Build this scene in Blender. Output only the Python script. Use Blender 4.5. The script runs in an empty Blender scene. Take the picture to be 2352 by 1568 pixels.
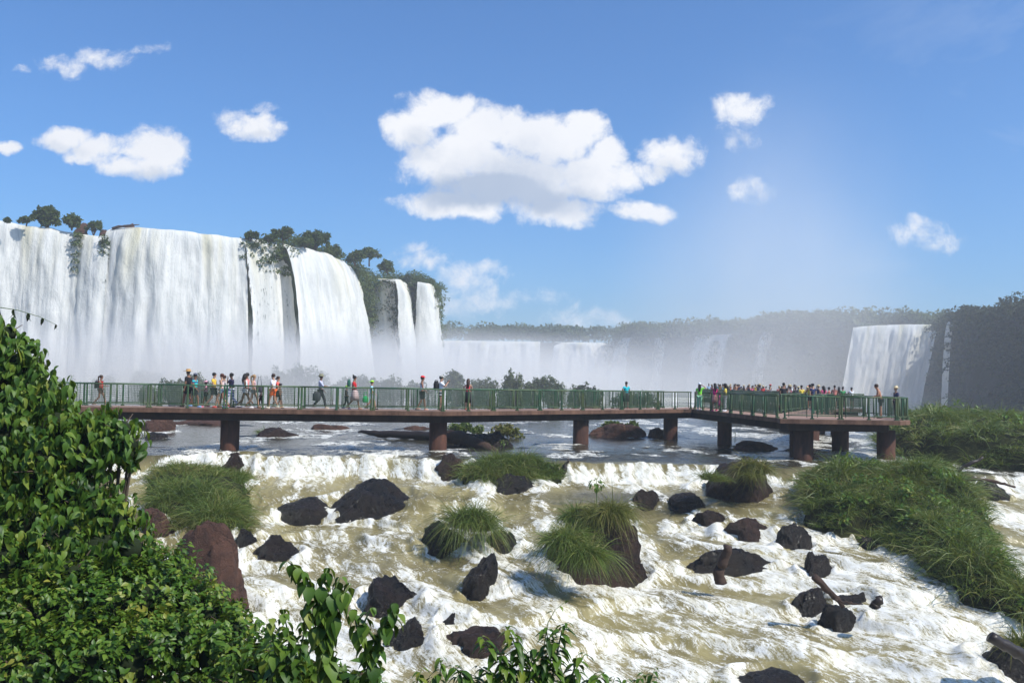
import bpy, bmesh, math, random
import numpy as np
from mathutils import Vector, Matrix, Euler

random.seed(7)
RNG = np.random.default_rng(11)
C = bpy.context.scene.collection
PI = math.pi

# ------------------------------------------------------------------ camera
CAM = Vector((0.0, 0.0, 1.5))
FP = 2100.0                      # focal length in units of the 2352 wide picture
CX, CY = 1176.0, 784.0
CROT = (Matrix.Rotation(math.radians(92.54), 3, 'X') @ Matrix.Rotation(math.radians(1.05), 3, 'Z'))

def ray(x, y):
    return CROT @ Vector(((x - CX) / FP, -(y - CY) / FP, -1.0))
def P(x, y, d):
    w = ray(x, y)
    return CAM + w * (d / w.y)
def proj(p):
    v = CROT.transposed() @ (Vector(p) - CAM)
    return (CX + FP * v.x / -v.z, CY - FP * v.y / -v.z)

# ------------------------------------------------------------------ noise
def _hash(ix, iy, iz, seed):
    h = (ix.astype(np.int64) * 374761393 + iy.astype(np.int64) * 668265263 + iz.astype(np.int64) * 2147483647 + seed * 974634777) & 0xffffffff
    h = ((h ^ (h >> 13)) * 1274126177) & 0xffffffff
    h = ((h ^ (h >> 16)) * 2246822519) & 0xffffffff
    return ((h ^ (h >> 15)) & 0xffffff) / float(0xffffff)
def vnoise(p, seed=0):
    p = np.asarray(p, dtype=float)
    i = np.floor(p); f = p - i; i = i.astype(np.int64)
    u = f * f * f * (f * (f * 6 - 15) + 10)
    r = 0
    for dx in (0, 1):
        wx = u[:, 0] if dx else 1 - u[:, 0]
        for dy in (0, 1):
            wy = u[:, 1] if dy else 1 - u[:, 1]
            for dz in (0, 1):
                wz = u[:, 2] if dz else 1 - u[:, 2]
                r = r + wx * wy * wz * _hash(i[:, 0] + dx, i[:, 1] + dy, i[:, 2] + dz, seed)
    return r * 2 - 1
def fbm(p, octv=4, seed=0, gain=0.5, lac=2.03):
    p = np.asarray(p, dtype=float); a = 1.0; s = 0; t = 0
    for k in range(octv):
        s = s + a * vnoise(p + 17.3 * k, seed + k); t += a
        a *= gain; p = p * lac
    return s / t
def sstep(a, b, x):
    t = np.clip((np.asarray(x, dtype=float) - a) / (b - a), 0, 1)
    return t * t * (3 - 2 * t)
def pts(x, y, z=0.0):
    x = np.asarray(x, dtype=float)
    return np.stack([x, np.broadcast_to(y, x.shape), np.broadcast_to(z, x.shape)], -1)

# ------------------------------------------------------------------ objects
def mesh_np(name, V, F, smooth=True, attrs=None):
    V = np.asarray(V, dtype=np.float32); F = np.asarray(F, dtype=np.int32)
    me = bpy.data.meshes.new(name)
    n, k = F.shape
    me.vertices.add(len(V)); me.vertices.foreach_set('co', V.ravel())
    me.loops.add(n * k); me.loops.foreach_set('vertex_index', F.ravel())
    me.polygons.add(n)
    me.polygons.foreach_set('loop_start', np.arange(0, n * k, k, dtype=np.int32))
    me.polygons.foreach_set('loop_total', np.full(n, k, dtype=np.int32))
    me.polygons.foreach_set('use_smooth', np.full(n, smooth, dtype=bool))
    me.update(calc_edges=True)
    for a, vals in (attrs or {}).items():
        at = me.attributes.new(a, 'FLOAT', 'POINT')
        at.data.foreach_set('value', np.asarray(vals, dtype=np.float32))
    return me

class MB:
    """collects boxes, tubes and lathes into one mesh"""
    def __init__(s): s.v = []; s.f = []
    def add(s, V, F):
        o = len(s.v); s.v += [tuple(a) for a in V]; s.f += [tuple(i + o for i in q) for q in F]; return s
    def box(s, c, sz, rz=0.0):
        x, y, z = (k / 2 for k in sz); R = Matrix.Rotation(rz, 3, 'Z')
        V = [Vector(c) + R @ Vector((a * x, b * y, e * z)) for e in (-1, 1) for a, b in ((-1, -1), (1, -1), (1, 1), (-1, 1))]
        return s.add(V, [(3, 2, 1, 0), (4, 5, 6, 7), (0, 1, 5, 4), (1, 2, 6, 5), (2, 3, 7, 6), (3, 0, 4, 7)])
    def tube(s, path, rad, n=6, cap=True):
        path = [Vector(p) for p in path]
        if not hasattr(rad, '__len__'): rad = [rad] * len(path)
        V = []; F = []; up = None
        for i, p in enumerate(path):
            t = (path[min(i + 1, len(path) - 1)] - path[max(i - 1, 0)])
            t = t.normalized() if t.length > 1e-9 else Vector((0, 0, 1))
            if up is None:
                up = Vector((0, 0, 1)) if abs(t.z) < 0.9 else Vector((1, 0, 0))
            a = t.cross(up).normalized(); b = a.cross(t).normalized(); up = b
            for k in range(n):
                q = 2 * PI * (k + .5) / n
                V.append(p + (a * math.cos(q) + b * math.sin(q)) * rad[i])
        for i in range(len(path) - 1):
            for k in range(n):
                F.append((i * n + k, i * n + (k + 1) % n, (i + 1) * n + (k + 1) % n, (i + 1) * n + k))
        if cap:
            F.append(tuple(range(n - 1, -1, -1))); F.append(tuple((len(path) - 1) * n + k for k in range(n)))
        return s.add(V, F)
    def lathe(s, prof, n=16, c=(0, 0, 0), sx=1, sy=1):
        V = []; F = []
        for r, z in prof:
            for k in range(n):
                q = 2 * PI * k / n
                V.append((c[0] + r * sx * math.cos(q), c[1] + r * sy * math.sin(q), c[2] + z))
        for i in range(len(prof) - 1):
            for k in range(n):
                F.append((i * n + k, i * n + (k + 1) % n, (i + 1) * n + (k + 1) % n, (i + 1) * n + k))
        F.append(tuple(range(n - 1, -1, -1))); F.append(tuple((len(prof) - 1) * n + k for k in range(n)))
        return s.add(V, F)
    def prism(s, poly, z0, z1):
        n = len(poly); V = [(p[0], p[1], z0) for p in poly] + [(p[0], p[1], z1) for p in poly]
        return s.add(V, [tuple(range(n - 1, -1, -1)), tuple(range(n, 2 * n))] + [(i, (i + 1) % n, n + (i + 1) % n, n + i) for i in range(n)])
    def mesh(s, name, smooth=False):
        me = bpy.data.meshes.new(name); me.from_pydata(s.v, [], s.f); me.update()
        if smooth: me.polygons.foreach_set('use_smooth', [True] * len(me.polygons))
        return me

def tag(o, label=None, cat=None, group=None, kind=None):
    if label: o['label'] = label
    if cat: o['category'] = cat
    if group: o['group'] = group
    if kind: o['kind'] = kind
    return o
def obj(name, me, mat, parent=None, loc=None):
    o = bpy.data.objects.new(name, me)
    if mat is not None and len(me.materials) == 0: me.materials.append(mat)
    C.objects.link(o)
    if parent is not None: o.parent = parent
    if loc is not None: o.location = loc
    return o
def thing(name, label, cat, loc=(0, 0, 0), rotz=0.0, group=None):
    o = bpy.data.objects.new(name, None); C.objects.link(o)
    o.empty_display_size = 0.2
    o.location = loc; o.rotation_euler = (0, 0, rotz)
    return tag(o, label, cat, group)

# ------------------------------------------------------------------ materials
def newmat(name):
    m = bpy.data.materials.new(name); m.use_nodes = True
    nt = m.node_tree; nt.nodes.clear()
    return m, nt
class NT:
    def __init__(s, nt): s.nt = nt
    def n(s, t, **kw):
        nd = s.nt.nodes.new(t)
        for k, v in kw.items():
            if k == 'ins':
                for a, b in v.items():
                    if hasattr(b, 'is_linked') or hasattr(b, 'links'): s.nt.links.new(b, nd.inputs[a])
                    else: nd.inputs[a].default_value = b
            else: setattr(nd, k, v)
        return nd
    def math(s, op, a, b=None, clamp=False, c=None):
        nd = s.n('ShaderNodeMath', operation=op, use_clamp=clamp)
        for i, v in enumerate((a, b, c)):
            if v is None: continue
            if isinstance(v, (int, float)): nd.inputs[i].default_value = v
            else: s.nt.links.new(v, nd.inputs[i])
        return nd.outputs[0]
    def vmath(s, op, a, b=None, out=0):
        nd = s.n('ShaderNodeVectorMath', operation=op)
        for i, v in enumerate((a, b)):
            if v is None: continue
            if isinstance(v, (tuple, list)): nd.inputs[i].default_value = v
            else: s.nt.links.new(v, nd.inputs[i])
        return nd.outputs[out]
    def noise(s, vec, scale, detail=4, rough=0.55, dist=0.0, out=0):
        nd = s.n('ShaderNodeTexNoise')
        if vec is not None: s.nt.links.new(vec, nd.inputs['Vector'])
        nd.inputs['Scale'].default_value = scale; nd.inputs['Detail'].default_value = detail
        nd.inputs['Roughness'].default_value = rough; nd.inputs['Distortion'].default_value = dist
        return nd.outputs[out]
    def ramp(s, fac, stops, interp='LINEAR'):
        nd = s.n('ShaderNodeValToRGB'); cr = nd.color_ramp; cr.interpolation = interp
        while len(cr.elements) < len(stops): cr.elements.new(0.5)
        for e, (p, c) in zip(cr.elements, stops):
            e.position = p; e.color = (c, c, c, 1) if isinstance(c, (int, float)) else (*c, 1)
        s.nt.links.new(fac, nd.inputs[0]); return nd.outputs[0]
    def maprange(s, v, a, b, c=0.0, d=1.0, smooth=False):
        nd = s.n('ShaderNodeMapRange'); nd.clamp = True
        if smooth: nd.interpolation_type = 'SMOOTHSTEP'
        s.nt.links.new(v, nd.inputs[0])
        for i, k in enumerate((a, b, c, d)): nd.inputs[i + 1].default_value = k
        return nd.outputs[0]
    def mix(s, fac, a, b):
        nd = s.n('ShaderNodeMix', data_type='RGBA')
        for i, v in ((0, fac), (6, a), (7, b)):
            if isinstance(v, (int, float)): nd.inputs[i].default_value = v
            elif isinstance(v, (tuple, list)): nd.inputs[i].default_value = (*v[:3], 1)
            else: s.nt.links.new(v, nd.inputs[i])
        return nd.outputs[2]
    def bump(s, h, strength=0.5, dist=0.1):
        nd = s.n('ShaderNodeBump'); s.nt.links.new(h, nd.inputs['Height'])
        nd.inputs['Strength'].default_value = strength; nd.inputs['Distance'].default_value = dist
        return nd.outputs[0]
    def link(s, a, b): s.nt.links.new(a, b)
def principled(k, base, rough, normal=None, spec=0.5, **ins):
    b = k.n('ShaderNodeBsdfPrincipled')
    for key, v in (('Base Color', base), ('Roughness', rough), ('Normal', normal), ('Specular IOR Level', spec)):
        if v is None: continue
        if isinstance(v, (int, float)): b.inputs[key].default_value = v
        elif isinstance(v, (tuple, list)): b.inputs[key].default_value = (*v[:3], 1)
        else: k.link(v, b.inputs[key])
    for key, v in ins.items(): b.inputs[key.replace('_', ' ')].default_value = v
    return b
def finish(k, shader, vol=None):
    o = k.n('ShaderNodeOutputMaterial')
    if shader is not None: k.link(shader, o.inputs['Surface'])
    if vol is not None: k.link(vol, o.inputs['Volume'])

_plain = {}
def plain(name, col, rough=0.8, var=0.12, scale=8.0):
    """cloth, skin and paint: one colour with slight wear"""
    key = (name, tuple(col), rough)
    if key in _plain: return _plain[key]
    m, nt = newmat(name); k = NT(nt)
    co = k.n('ShaderNodeTexCoord').outputs['Object']
    f = k.noise(co, scale, 3)
    c = k.mix(f, tuple(x * (1 - var) for x in col), tuple(min(1, x * (1 + var)) for x in col))
    finish(k, principled(k, c, rough, spec=0.3).outputs[0]); _plain[key] = m
    return m

def rock_mat(name, dark, light, rough=(0.25, 0.7), spec=0.5, coat=0.0):
    m, nt = newmat(name); k = NT(nt)
    pos = k.n('ShaderNodeNewGeometry').outputs['Position']
    a = k.noise(pos, 1.3, 6, 0.65); b = k.noise(pos, 5, 6, 0.75)
    v = k.n('ShaderNodeTexVoronoi', feature='DISTANCE_TO_EDGE'); k.link(k.vmath('ADD', pos, k.noise(pos, 2.0, 3, out=1)), v.inputs['Vector']); v.inputs['Scale'].default_value = 1.1
    crack = k.maprange(v.outputs[0], 0.0, 0.05, 0.55, 1.0)
    col = k.mix(k.maprange(a, 0.35, 0.7), dark, light)
    col = k.mix(k.maprange(b, 0.55, 0.8, 0, 0.6), col, tuple(min(1, x * 1.7) for x in light))
    col = k.mix(crack, tuple(x * 0.4 for x in dark), col)
    h = k.math('ADD', k.math('MULTIPLY', b, 1.3), k.math('ADD', k.noise(pos, 28, 4, 0.7), k.math('MULTIPLY', crack, 0.6)))
    r = k.maprange(k.noise(pos, 5, 3), 0.35, 0.65, rough[0], rough[1])
    bp = k.bump(h, 1.0, 0.12); b = principled(k, col, r, bp, spec)
    if coat: b.inputs['Coat Weight'].default_value = coat; b.inputs['Coat Roughness'].default_value = .10; k.link(k.bump(k.noise(pos, 16, 4, .75), 1.0, .12), b.inputs['Coat Normal'])
    finish(k, b.outputs[0])
    return m
M = {}
M['wet_rock'] = rock_mat('wet_basalt', (0.005, 0.004, 0.0035), (0.026, 0.015, 0.010), (0.22, 0.7), 0.28, .32)
M['dry_rock'] = rock_mat('brown_basalt', (0.050, 0.024, 0.017), (0.17, 0.080, 0.052), (0.55, 0.9), 0.3)
M['mid_rock'] = rock_mat('damp_basalt', (0.014, 0.008, 0.006), (0.070, 0.036, 0.025), (0.35, 0.8), 0.25, .1)
M['turf'] = rock_mat('turf_and_soil', (0.016, 0.020, 0.007), (0.055, 0.062, 0.020), (0.8, 1.0), 0.1)

def wood_mat():
    m, nt = newmat('driftwood'); k = NT(nt)
    co = k.n('ShaderNodeTexCoord').outputs['Object']
    mp = k.n('ShaderNodeMapping'); k.link(co, mp.inputs[0]); mp.inputs['Scale'].default_value = (3, 3, 3)
    a = k.noise(mp.outputs[0], 3, 5, 0.7, 1.0); b = k.noise(mp.outputs[0], 14, 4, 0.6, 2.0)
    c = k.mix(a, (0.014, 0.008, 0.006), (0.11, 0.062, 0.042))
    finish(k, principled(k, c, 0.75, k.bump(b, 0.8, 0.04), 0.3).outputs[0]); return m
M['wood'] = wood_mat()
M['wet_wood'] = plain('wet_wood', (0.025, 0.017, 0.013), 0.4, 0.5, 6)

def conc_mat(name, dark, light):
    m, nt = newmat(name); k = NT(nt)
    pos = k.n('ShaderNodeNewGeometry').outputs['Position']
    mp = k.n('ShaderNodeMapping'); k.link(pos, mp.inputs[0]); mp.inputs['Scale'].default_value = (1, 1, 0.25)
    a = k.noise(mp.outputs[0], 1.6, 6, 0.7); b = k.noise(pos, 14, 4, 0.65)
    c = k.mix(k.maprange(a, 0.35, 0.68), dark, light)
    c = k.mix(k.maprange(b, 0.6, 0.75, 0, 0.5), c, tuple(min(1, x * 1.6) for x in light))
    finish(k, principled(k, c, 0.85, k.bump(b, 0.5, 0.02), 0.25).outputs[0]); return m
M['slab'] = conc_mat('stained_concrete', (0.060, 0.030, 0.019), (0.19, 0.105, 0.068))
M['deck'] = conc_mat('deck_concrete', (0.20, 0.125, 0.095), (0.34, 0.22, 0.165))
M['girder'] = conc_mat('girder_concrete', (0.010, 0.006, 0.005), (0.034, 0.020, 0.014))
M['pier'] = conc_mat('pier_concrete', (0.024, 0.011, 0.008), (0.10, 0.040, 0.024))

def paint_mat():
    m, nt = newmat('green_rail_paint'); k = NT(nt)
    pos = k.n('ShaderNodeNewGeometry').outputs['Position']
    a = k.noise(pos, 0.8, 5, 0.7); b = k.noise(pos, 20, 3, 0.7)
    c = k.mix(k.maprange(a, 0.42, 0.62), (0.022, 0.085, 0.038), (0.085, 0.105, 0.036))
    c = k.mix(k.maprange(b, 0.62, 0.74, 0, 0.7), c, (0.16, 0.085, 0.04))
    finish(k, principled(k, c, 0.45, None, 0.4).outputs[0]); return m
M['rail'] = paint_mat()
M['wire'] = plain('wire_mesh_paint', (0.05, 0.085, 0.05), 0.5, 0.3)

def leaf_mat(name, cols, trans=0.35, rough=0.4, spec=0.4, big=0.6):
    """each leaf or blade takes its own tone; thin, so light shines through"""
    m, nt = newmat(name); k = NT(nt)
    g = k.n('ShaderNodeNewGeometry')
    n = k.noise(g.outputs['Position'], big, 3, 0.6)
    f = k.math('ADD', k.math('MULTIPLY', g.outputs['Random Per Island'], 0.50), k.math('MULTIPLY', k.math('SUBTRACT', n, .22), 1.0), clamp=True)
    N = len(cols); c = k.ramp(f, [(0.08 + 0.84 * i / (N - 1), q) for i, q in enumerate(cols)])
    b = principled(k, c, rough, None, spec)
    t = k.n('ShaderNodeBsdfTranslucent'); k.link(k.mix(0.45, c, (0.30, 0.36, 0.03)), t.inputs[0])
    ms = k.n('ShaderNodeMixShader'); ms.inputs[0].default_value = trans
    k.link(b.outputs[0], ms.inputs[1]); k.link(t.outputs[0], ms.inputs[2])
    finish(k, ms.outputs[0]); return m
M['leaf'] = leaf_mat('broad_leaf', [(0.010, 0.030, 0.005), (0.028, 0.072, 0.009), (0.060, 0.125, 0.014), (0.11, 0.18, 0.022), (0.24, 0.26, 0.04)], 0.26, 0.48, 0.28, 2.2)
M['vine'] = leaf_mat('vine_leaf', [(0.012, 0.034, 0.005), (0.034, 0.084, 0.009), (0.070, 0.145, 0.015), (0.13, 0.20, 0.024), (0.27, 0.26, 0.045)], 0.28, 0.42, 0.3, 2.2)
M['grass'] = leaf_mat('river_grass', [(0.018, 0.040, 0.006), (0.042, 0.082, 0.010), (0.085, 0.135, 0.020), (0.16, 0.185, 0.040), (0.27, 0.22, 0.08)], 0.25, 0.45, 0.3)
M['grass_dry'] = leaf_mat('yellowing_grass', [(0.035, 0.050, 0.008), (0.085, 0.105, 0.016), (0.16, 0.155, 0.035), (0.24, 0.17, 0.07)], 0.22, 0.5, 0.25)
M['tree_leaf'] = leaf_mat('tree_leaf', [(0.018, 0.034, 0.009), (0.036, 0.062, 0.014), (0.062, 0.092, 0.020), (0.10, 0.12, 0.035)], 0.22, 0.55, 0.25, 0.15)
M['shade_leaf'] = leaf_mat('shaded_cliff_leaf', [(0.005, 0.010, 0.004), (0.010, 0.018, 0.006), (0.018, 0.028, 0.008), (0.034, 0.042, 0.013)], 0.1, 0.7, 0.15, 0.1)  # tree leaf tones darkened: shadow on the cliffs put into the colour
M['bark'] = plain('bark', (0.09, 0.065, 0.045), 0.9, 0.35, 5)
M['stem'] = plain('green_stem', (0.10, 0.15, 0.04), 0.6, 0.25, 12)
M['core'] = plain('core_dark_green', (0.012, 0.020, 0.006), 1.0, 0.3, 6)  # near-black green: shade inside bushes put into colour; reed blades share it

# ------------------------------------------------------------------ water level
_WD = [10, 18, 22, 24, 27, 30, 32, 35, 38, 41.0, 41.75, 44, 60, 150]
_WZ = [-8.2, -7.5, -6.6, -6.1, -5.4, -4.9, -4.4, -4.0, -3.3, -2.85, -2.12, -2.05, -1.95, -1.9]
def ledge_shift(X):
    X = np.asarray(X, dtype=float)
    return 2.5 * fbm(pts(X * .17, X * 0, 3.3), 3, 15) + .30 * fbm(pts(X * .9, X * 0, 5.1), 2, 16)
def wbase(X, D):
    X = np.asarray(X, dtype=float); D = np.asarray(D, dtype=float)
    n = fbm(pts(X * 0.23, D * 0.11), 3, 5)
    w = sstep(43.5, 40.5, D)
    Dn = D + 1.9 * n * sstep(40.0, 36.0, D) + ledge_shift(X) * w
    z = np.interp(Dn, _WD, _WZ)
    # short steps between shelves of rock
    st = Dn / 2.4; fr = st - np.floor(st)
    z = z + sstep(39.5, 37, D) * 0.26 * (sstep(0.30, 0.48, fr) - fr)
    z = z - 0.25 * sstep(17, 24, X) * sstep(52, 40, D) - 1.6 * sstep(16, 26, X) * sstep(36, 24, D) * 0.4
    return z
def PW(x, y):
    """where the sight line through (x, y) of the photograph meets the water"""
    w = ray(x, y); d = np.linspace(14, 120, 2600)
    X = w.x / w.y * d; Z = CAM.z + w.z / w.y * d
    below = Z < wbase(X, d)
    i = int(np.argmax(below)) if below.any() else len(d) - 1
    return Vector((X[i], d[i], Z[i]))

# ------------------------------------------------------------------ rocks
ROCKS = []        # (x, y, radius) of what stands in the river: the water foams round it
def rock_mesh(rx, ry, rz, seed, sub=5, cuts=11, rough=0.27, pointy=0.0):
    bm = bmesh.new(); bmesh.ops.create_icosphere(bm, subdivisions=sub, radius=1.0)
    V = np.array([v.co[:] for v in bm.verts]); F = np.array([[v.index for v in f.verts] for f in bm.faces]); bm.free()
    rg = np.random.default_rng(seed)
    for _ in range(cuts):
        n = rg.normal(size=3); n /= np.linalg.norm(n)
        if n[2] < -0.2: n[2] = -n[2]
        o = rg.uniform(0.62, 0.9); dd = V @ n - o
        V = V - np.where(dd > 0, dd * 0.93, 0)[:, None] * n
    if pointy: V[:, :2] *= (1 - pointy * np.clip(V[:, 2:3], 0, 1))
    L = V / np.linalg.norm(V, axis=1, keepdims=True)
    d = rough * fbm(V * 1.7 + seed, 4, seed) + rough * 0.45 * (0.5 - np.abs(fbm(V * 4.2 + seed, 4, seed + 3))) + rough * .2 * fbm(V * 14, 3, seed + 8)
    V = V + L * d[:, None]
    return mesh_np('rock', V * np.array([rx, ry, rz]), F)
def rock(name, label, x0, x1, y0, y1, mat='wet_rock', seed=1, depth=0.75, cat='rock', foam=True, sub=5, d=None, group=None, **kw):
    """a boulder filling x0..x1, y0..y1 of the photograph and standing in the water"""
    xc = (x0 + x1) / 2
    if d is None:
        b = PW(xc, y1 - 2); d0 = b.y
    else: d0 = d
    rx = (x1 - x0) / 2 * d0 / FP * 1.08; ry = rx * depth
    dc = d0 + ry * 0.55
    top = P(xc, y0, dc); bot = P(xc, y1, d0)
    zw = bot.z - 0.1; hgt = max(0.1, top.z - zw)
    rx = (x1 - x0) / 2 * dc / FP * 1.06
    o = obj(name, rock_mesh(rx, ry, hgt * 1.12, seed, sub, **kw), M[mat], loc=(top.x, dc, zw - hgt * 0.07))
    tag(o, label, cat, group)
    if foam: ROCKS.append((top.x, dc, rx, ry))
    return o

# ------------------------------------------------------------------ grass
def blades(base, dirs, length, width, droop, rg, nseg=4):
    """strips: base (n,3), dirs (n,3) unit start directions; each bends over under its weight"""
    n = len(base); t = np.linspace(0, 1, nseg + 1)
    side = np.cross(dirs, np.array([0, 0, 1.0])); side += rg.normal(size=(n, 3)) * 0.5
    side /= np.linalg.norm(side, axis=1, keepdims=True) + 1e-9
    V = np.zeros((n, (nseg + 1) * 2, 3))
    for i, q in enumerate(t):
        c = base + dirs * (length * q)[:, None]
        hor = dirs.copy(); hor[:, 2] = 0
        c = c + hor * (length * droop * q * q * 0.35)[:, None]
        c[:, 2] -= length * droop * q * q
        w = (width * (1 - 0.85 * q ** 1.6))[:, None] * 0.5
        V[:, 2 * i] = c - side * w; V[:, 2 * i + 1] = c + side * w
    m = (nseg + 1) * 2
    f = np.array([[2 * i, 2 * i + 1, 2 * i + 3, 2 * i + 2] for i in range(nseg)])
    F = (f[None] + (np.arange(n) * m)[:, None, None]).reshape(-1, 4)
    return V.reshape(-1, 3), F
def tuft_data(c, rx, ry, L, n, rg, spread=0.9, droop=(0.35, 0.9), width=0.016, height=0.0):
    """one clump of blades springing from an ellipse and falling outwards"""
    a = rg.uniform(0, 2 * PI, n); r = np.sqrt(rg.uniform(0, 1, n))
    base = np.stack([c[0] + rx * r * np.cos(a), c[1] + ry * r * np.sin(a), c[2] + height * (1 - r * r)], -1)
    out = np.stack([np.cos(a) * r * spread + rg.normal(0, .34, n), np.sin(a) * r * spread + rg.normal(0, .34, n), np.full(n, 1.0) * rg.uniform(.6, 1.2, n)], -1)
    out /= np.linalg.norm(out, axis=1, keepdims=True)
    return blades(base, out, L * rg.uniform(0.30, 1.2, n), np.full(n, width) * rg.uniform(.7, 1.4, n), rg.uniform(*droop, n), rg)
def merge(parts):
    Vs = []; Fs = []; o = 0
    for V, F in parts: Vs.append(V); Fs.append(F + o); o += len(V)
    return np.concatenate(Vs), np.concatenate(Fs)
def tuft(name, label, x, ybase, d, w, h, n, mat='grass', seed=1, spread=0.9, droop=(0.35, 0.95), cat='grass', group=None, depth=0.8, width=0.018):
    """grass tuft: centre x and foot line of the photograph, w and h in picture units"""
    rg = np.random.default_rng(seed); b = P(x, ybase, d); s = d / FP
    W = w * s / 2; H = h * s
    parts = []
    k = max(4, int(w / 13))
    for _ in range(k):
        a = rg.uniform(0, 2 * PI); r = math.sqrt(rg.uniform(0, 1)) * .72
        cx, cy = b.x + W * r * math.cos(a), b.y + W * depth * r * math.sin(a)
        hang = droop[1] > 1.3
        z0 = b.z + (H * 0.52 if hang else H * .12) * (1 - r * .8)
        L = max(.25, H * (.95 if hang else .80))
        parts.append(tuft_data((cx, cy, z0 + H * rg.normal(0, .07)), W * 0.26, W * 0.26 * depth, L * rg.uniform(.55, 1.2), n // k, rg, spread, droop, width))
    V, F = merge(parts)
    o = obj(name, mesh_np('grass_blades', V, F), M[mat]); tag(o, label, cat, group, kind=None)
    return o

# ------------------------------------------------------------------ leaves
def leaf_template(fold=0.30, curl=0.45, wid=0.31, seg=4):
    """pointed oval leaf along +y, unit length, folded along its rib"""
    V = []; F = []
    for i in range(seg + 1):
        t = i / seg; w = wid * math.sin(PI * min(1, (t * 0.94 + 0.05)) ** 0.8) * (1 - t * 0.25); z = -curl * t * t
        if i == seg: w = 0.01
        V += [(-w, t, z + fold * w), (0, t, z), (w, t, z + fold * w)]
    for i in range(seg):
        a = i * 3; F += [(a, a + 1, a + 4, a + 3), (a + 1, a + 2, a + 5, a + 4)]
    return np.array(V), np.array(F)
def place(tmpl, pos, tip, nrm, size):
    """copies of a leaf: tip direction, upper side, size"""
    V, F = tmpl
    y = tip / (np.linalg.norm(tip, axis=1, keepdims=True) + 1e-9)
    x = np.cross(y, nrm); x /= np.linalg.norm(x, axis=1, keepdims=True) + 1e-9
    z = np.cross(x, y)
    W = pos[:, None, :] + size[:, None, None] * (V[None, :, 0:1] * x[:, None] + V[None, :, 1:2] * y[:, None] + V[None, :, 2:3] * z[:, None])
    n, m = len(pos), len(V)
    return W.reshape(-1, 3), (F[None] + (np.arange(n) * m)[:, None, None]).reshape(-1, 4)
LEAF = leaf_template(); LEAF_WIDE = leaf_template(0.22, 0.5, 0.44, 5); LEAF_SMALL = leaf_template(0.3, 0.2, 0.36, 3); LEAF_LONG = leaf_template(0.3, 0.6, 0.26, 4)

def unit(rg, n):
    v = rg.normal(size=(n, 3)); return v / np.linalg.norm(v, axis=1, keepdims=True)
def leaf_lumps(lumps, size, dens, rg, tmpl=None, droop=0.8, sprig=7, shell=(0.72, 1.08)):
    """sprigs of leaves through the outer shell of a set of rounded masses (centre, radius)"""
    parts = []
    for c, r in lumps:
        c = np.array(c); n = max(3, int(dens * r * r / (size * size) / sprig))
        u = unit(rg, n); 
        bump = 1 + 0.75 * fbm(u * 2.6 + c, 3, 3)
        q = c + u * (r * bump * rg.uniform(*shell, n))[:, None] * np.array([1, 0.9, 0.95])
        # leaves of a sprig fan out of one shoot
        up = u + np.array([0, 0, 0.35]) + rg.normal(0, .45, (n, 3))
        up /= np.linalg.norm(up, axis=1, keepdims=True)
        s = np.repeat(np.arange(n), sprig); k = np.tile(np.arange(sprig), n)
        pos = q[s] + up[s] * ((k / sprig - 0.4) * size * 1.7)[:, None]
        side = np.cross(up[s], unit(rg, len(s))); side /= np.linalg.norm(side, axis=1, keepdims=True) + 1e-9
        tip = side * 0.9 + u[s] * 0.35 + np.array([0, 0, -droop]) * rg.uniform(.3, 1.2, (len(s), 1))
        nrm = u[s] + np.array([0, 0, 0.8]) + rg.normal(0, .45, (len(s), 3))
        parts.append(place(tmpl or LEAF, pos, tip, nrm, size * rg.uniform(.6, 1.25, len(s))))
    return merge(parts)

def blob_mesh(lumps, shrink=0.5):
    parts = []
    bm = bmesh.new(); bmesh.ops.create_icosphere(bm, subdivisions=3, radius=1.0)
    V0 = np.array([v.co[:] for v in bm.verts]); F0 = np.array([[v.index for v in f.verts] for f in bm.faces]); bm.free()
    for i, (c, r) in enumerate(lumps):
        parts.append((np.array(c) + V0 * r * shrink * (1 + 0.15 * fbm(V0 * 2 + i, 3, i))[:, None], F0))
    V, F = merge(parts); return mesh_np('light_block_core', V, F)  # dark lumps that fill the bush and stop light

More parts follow.
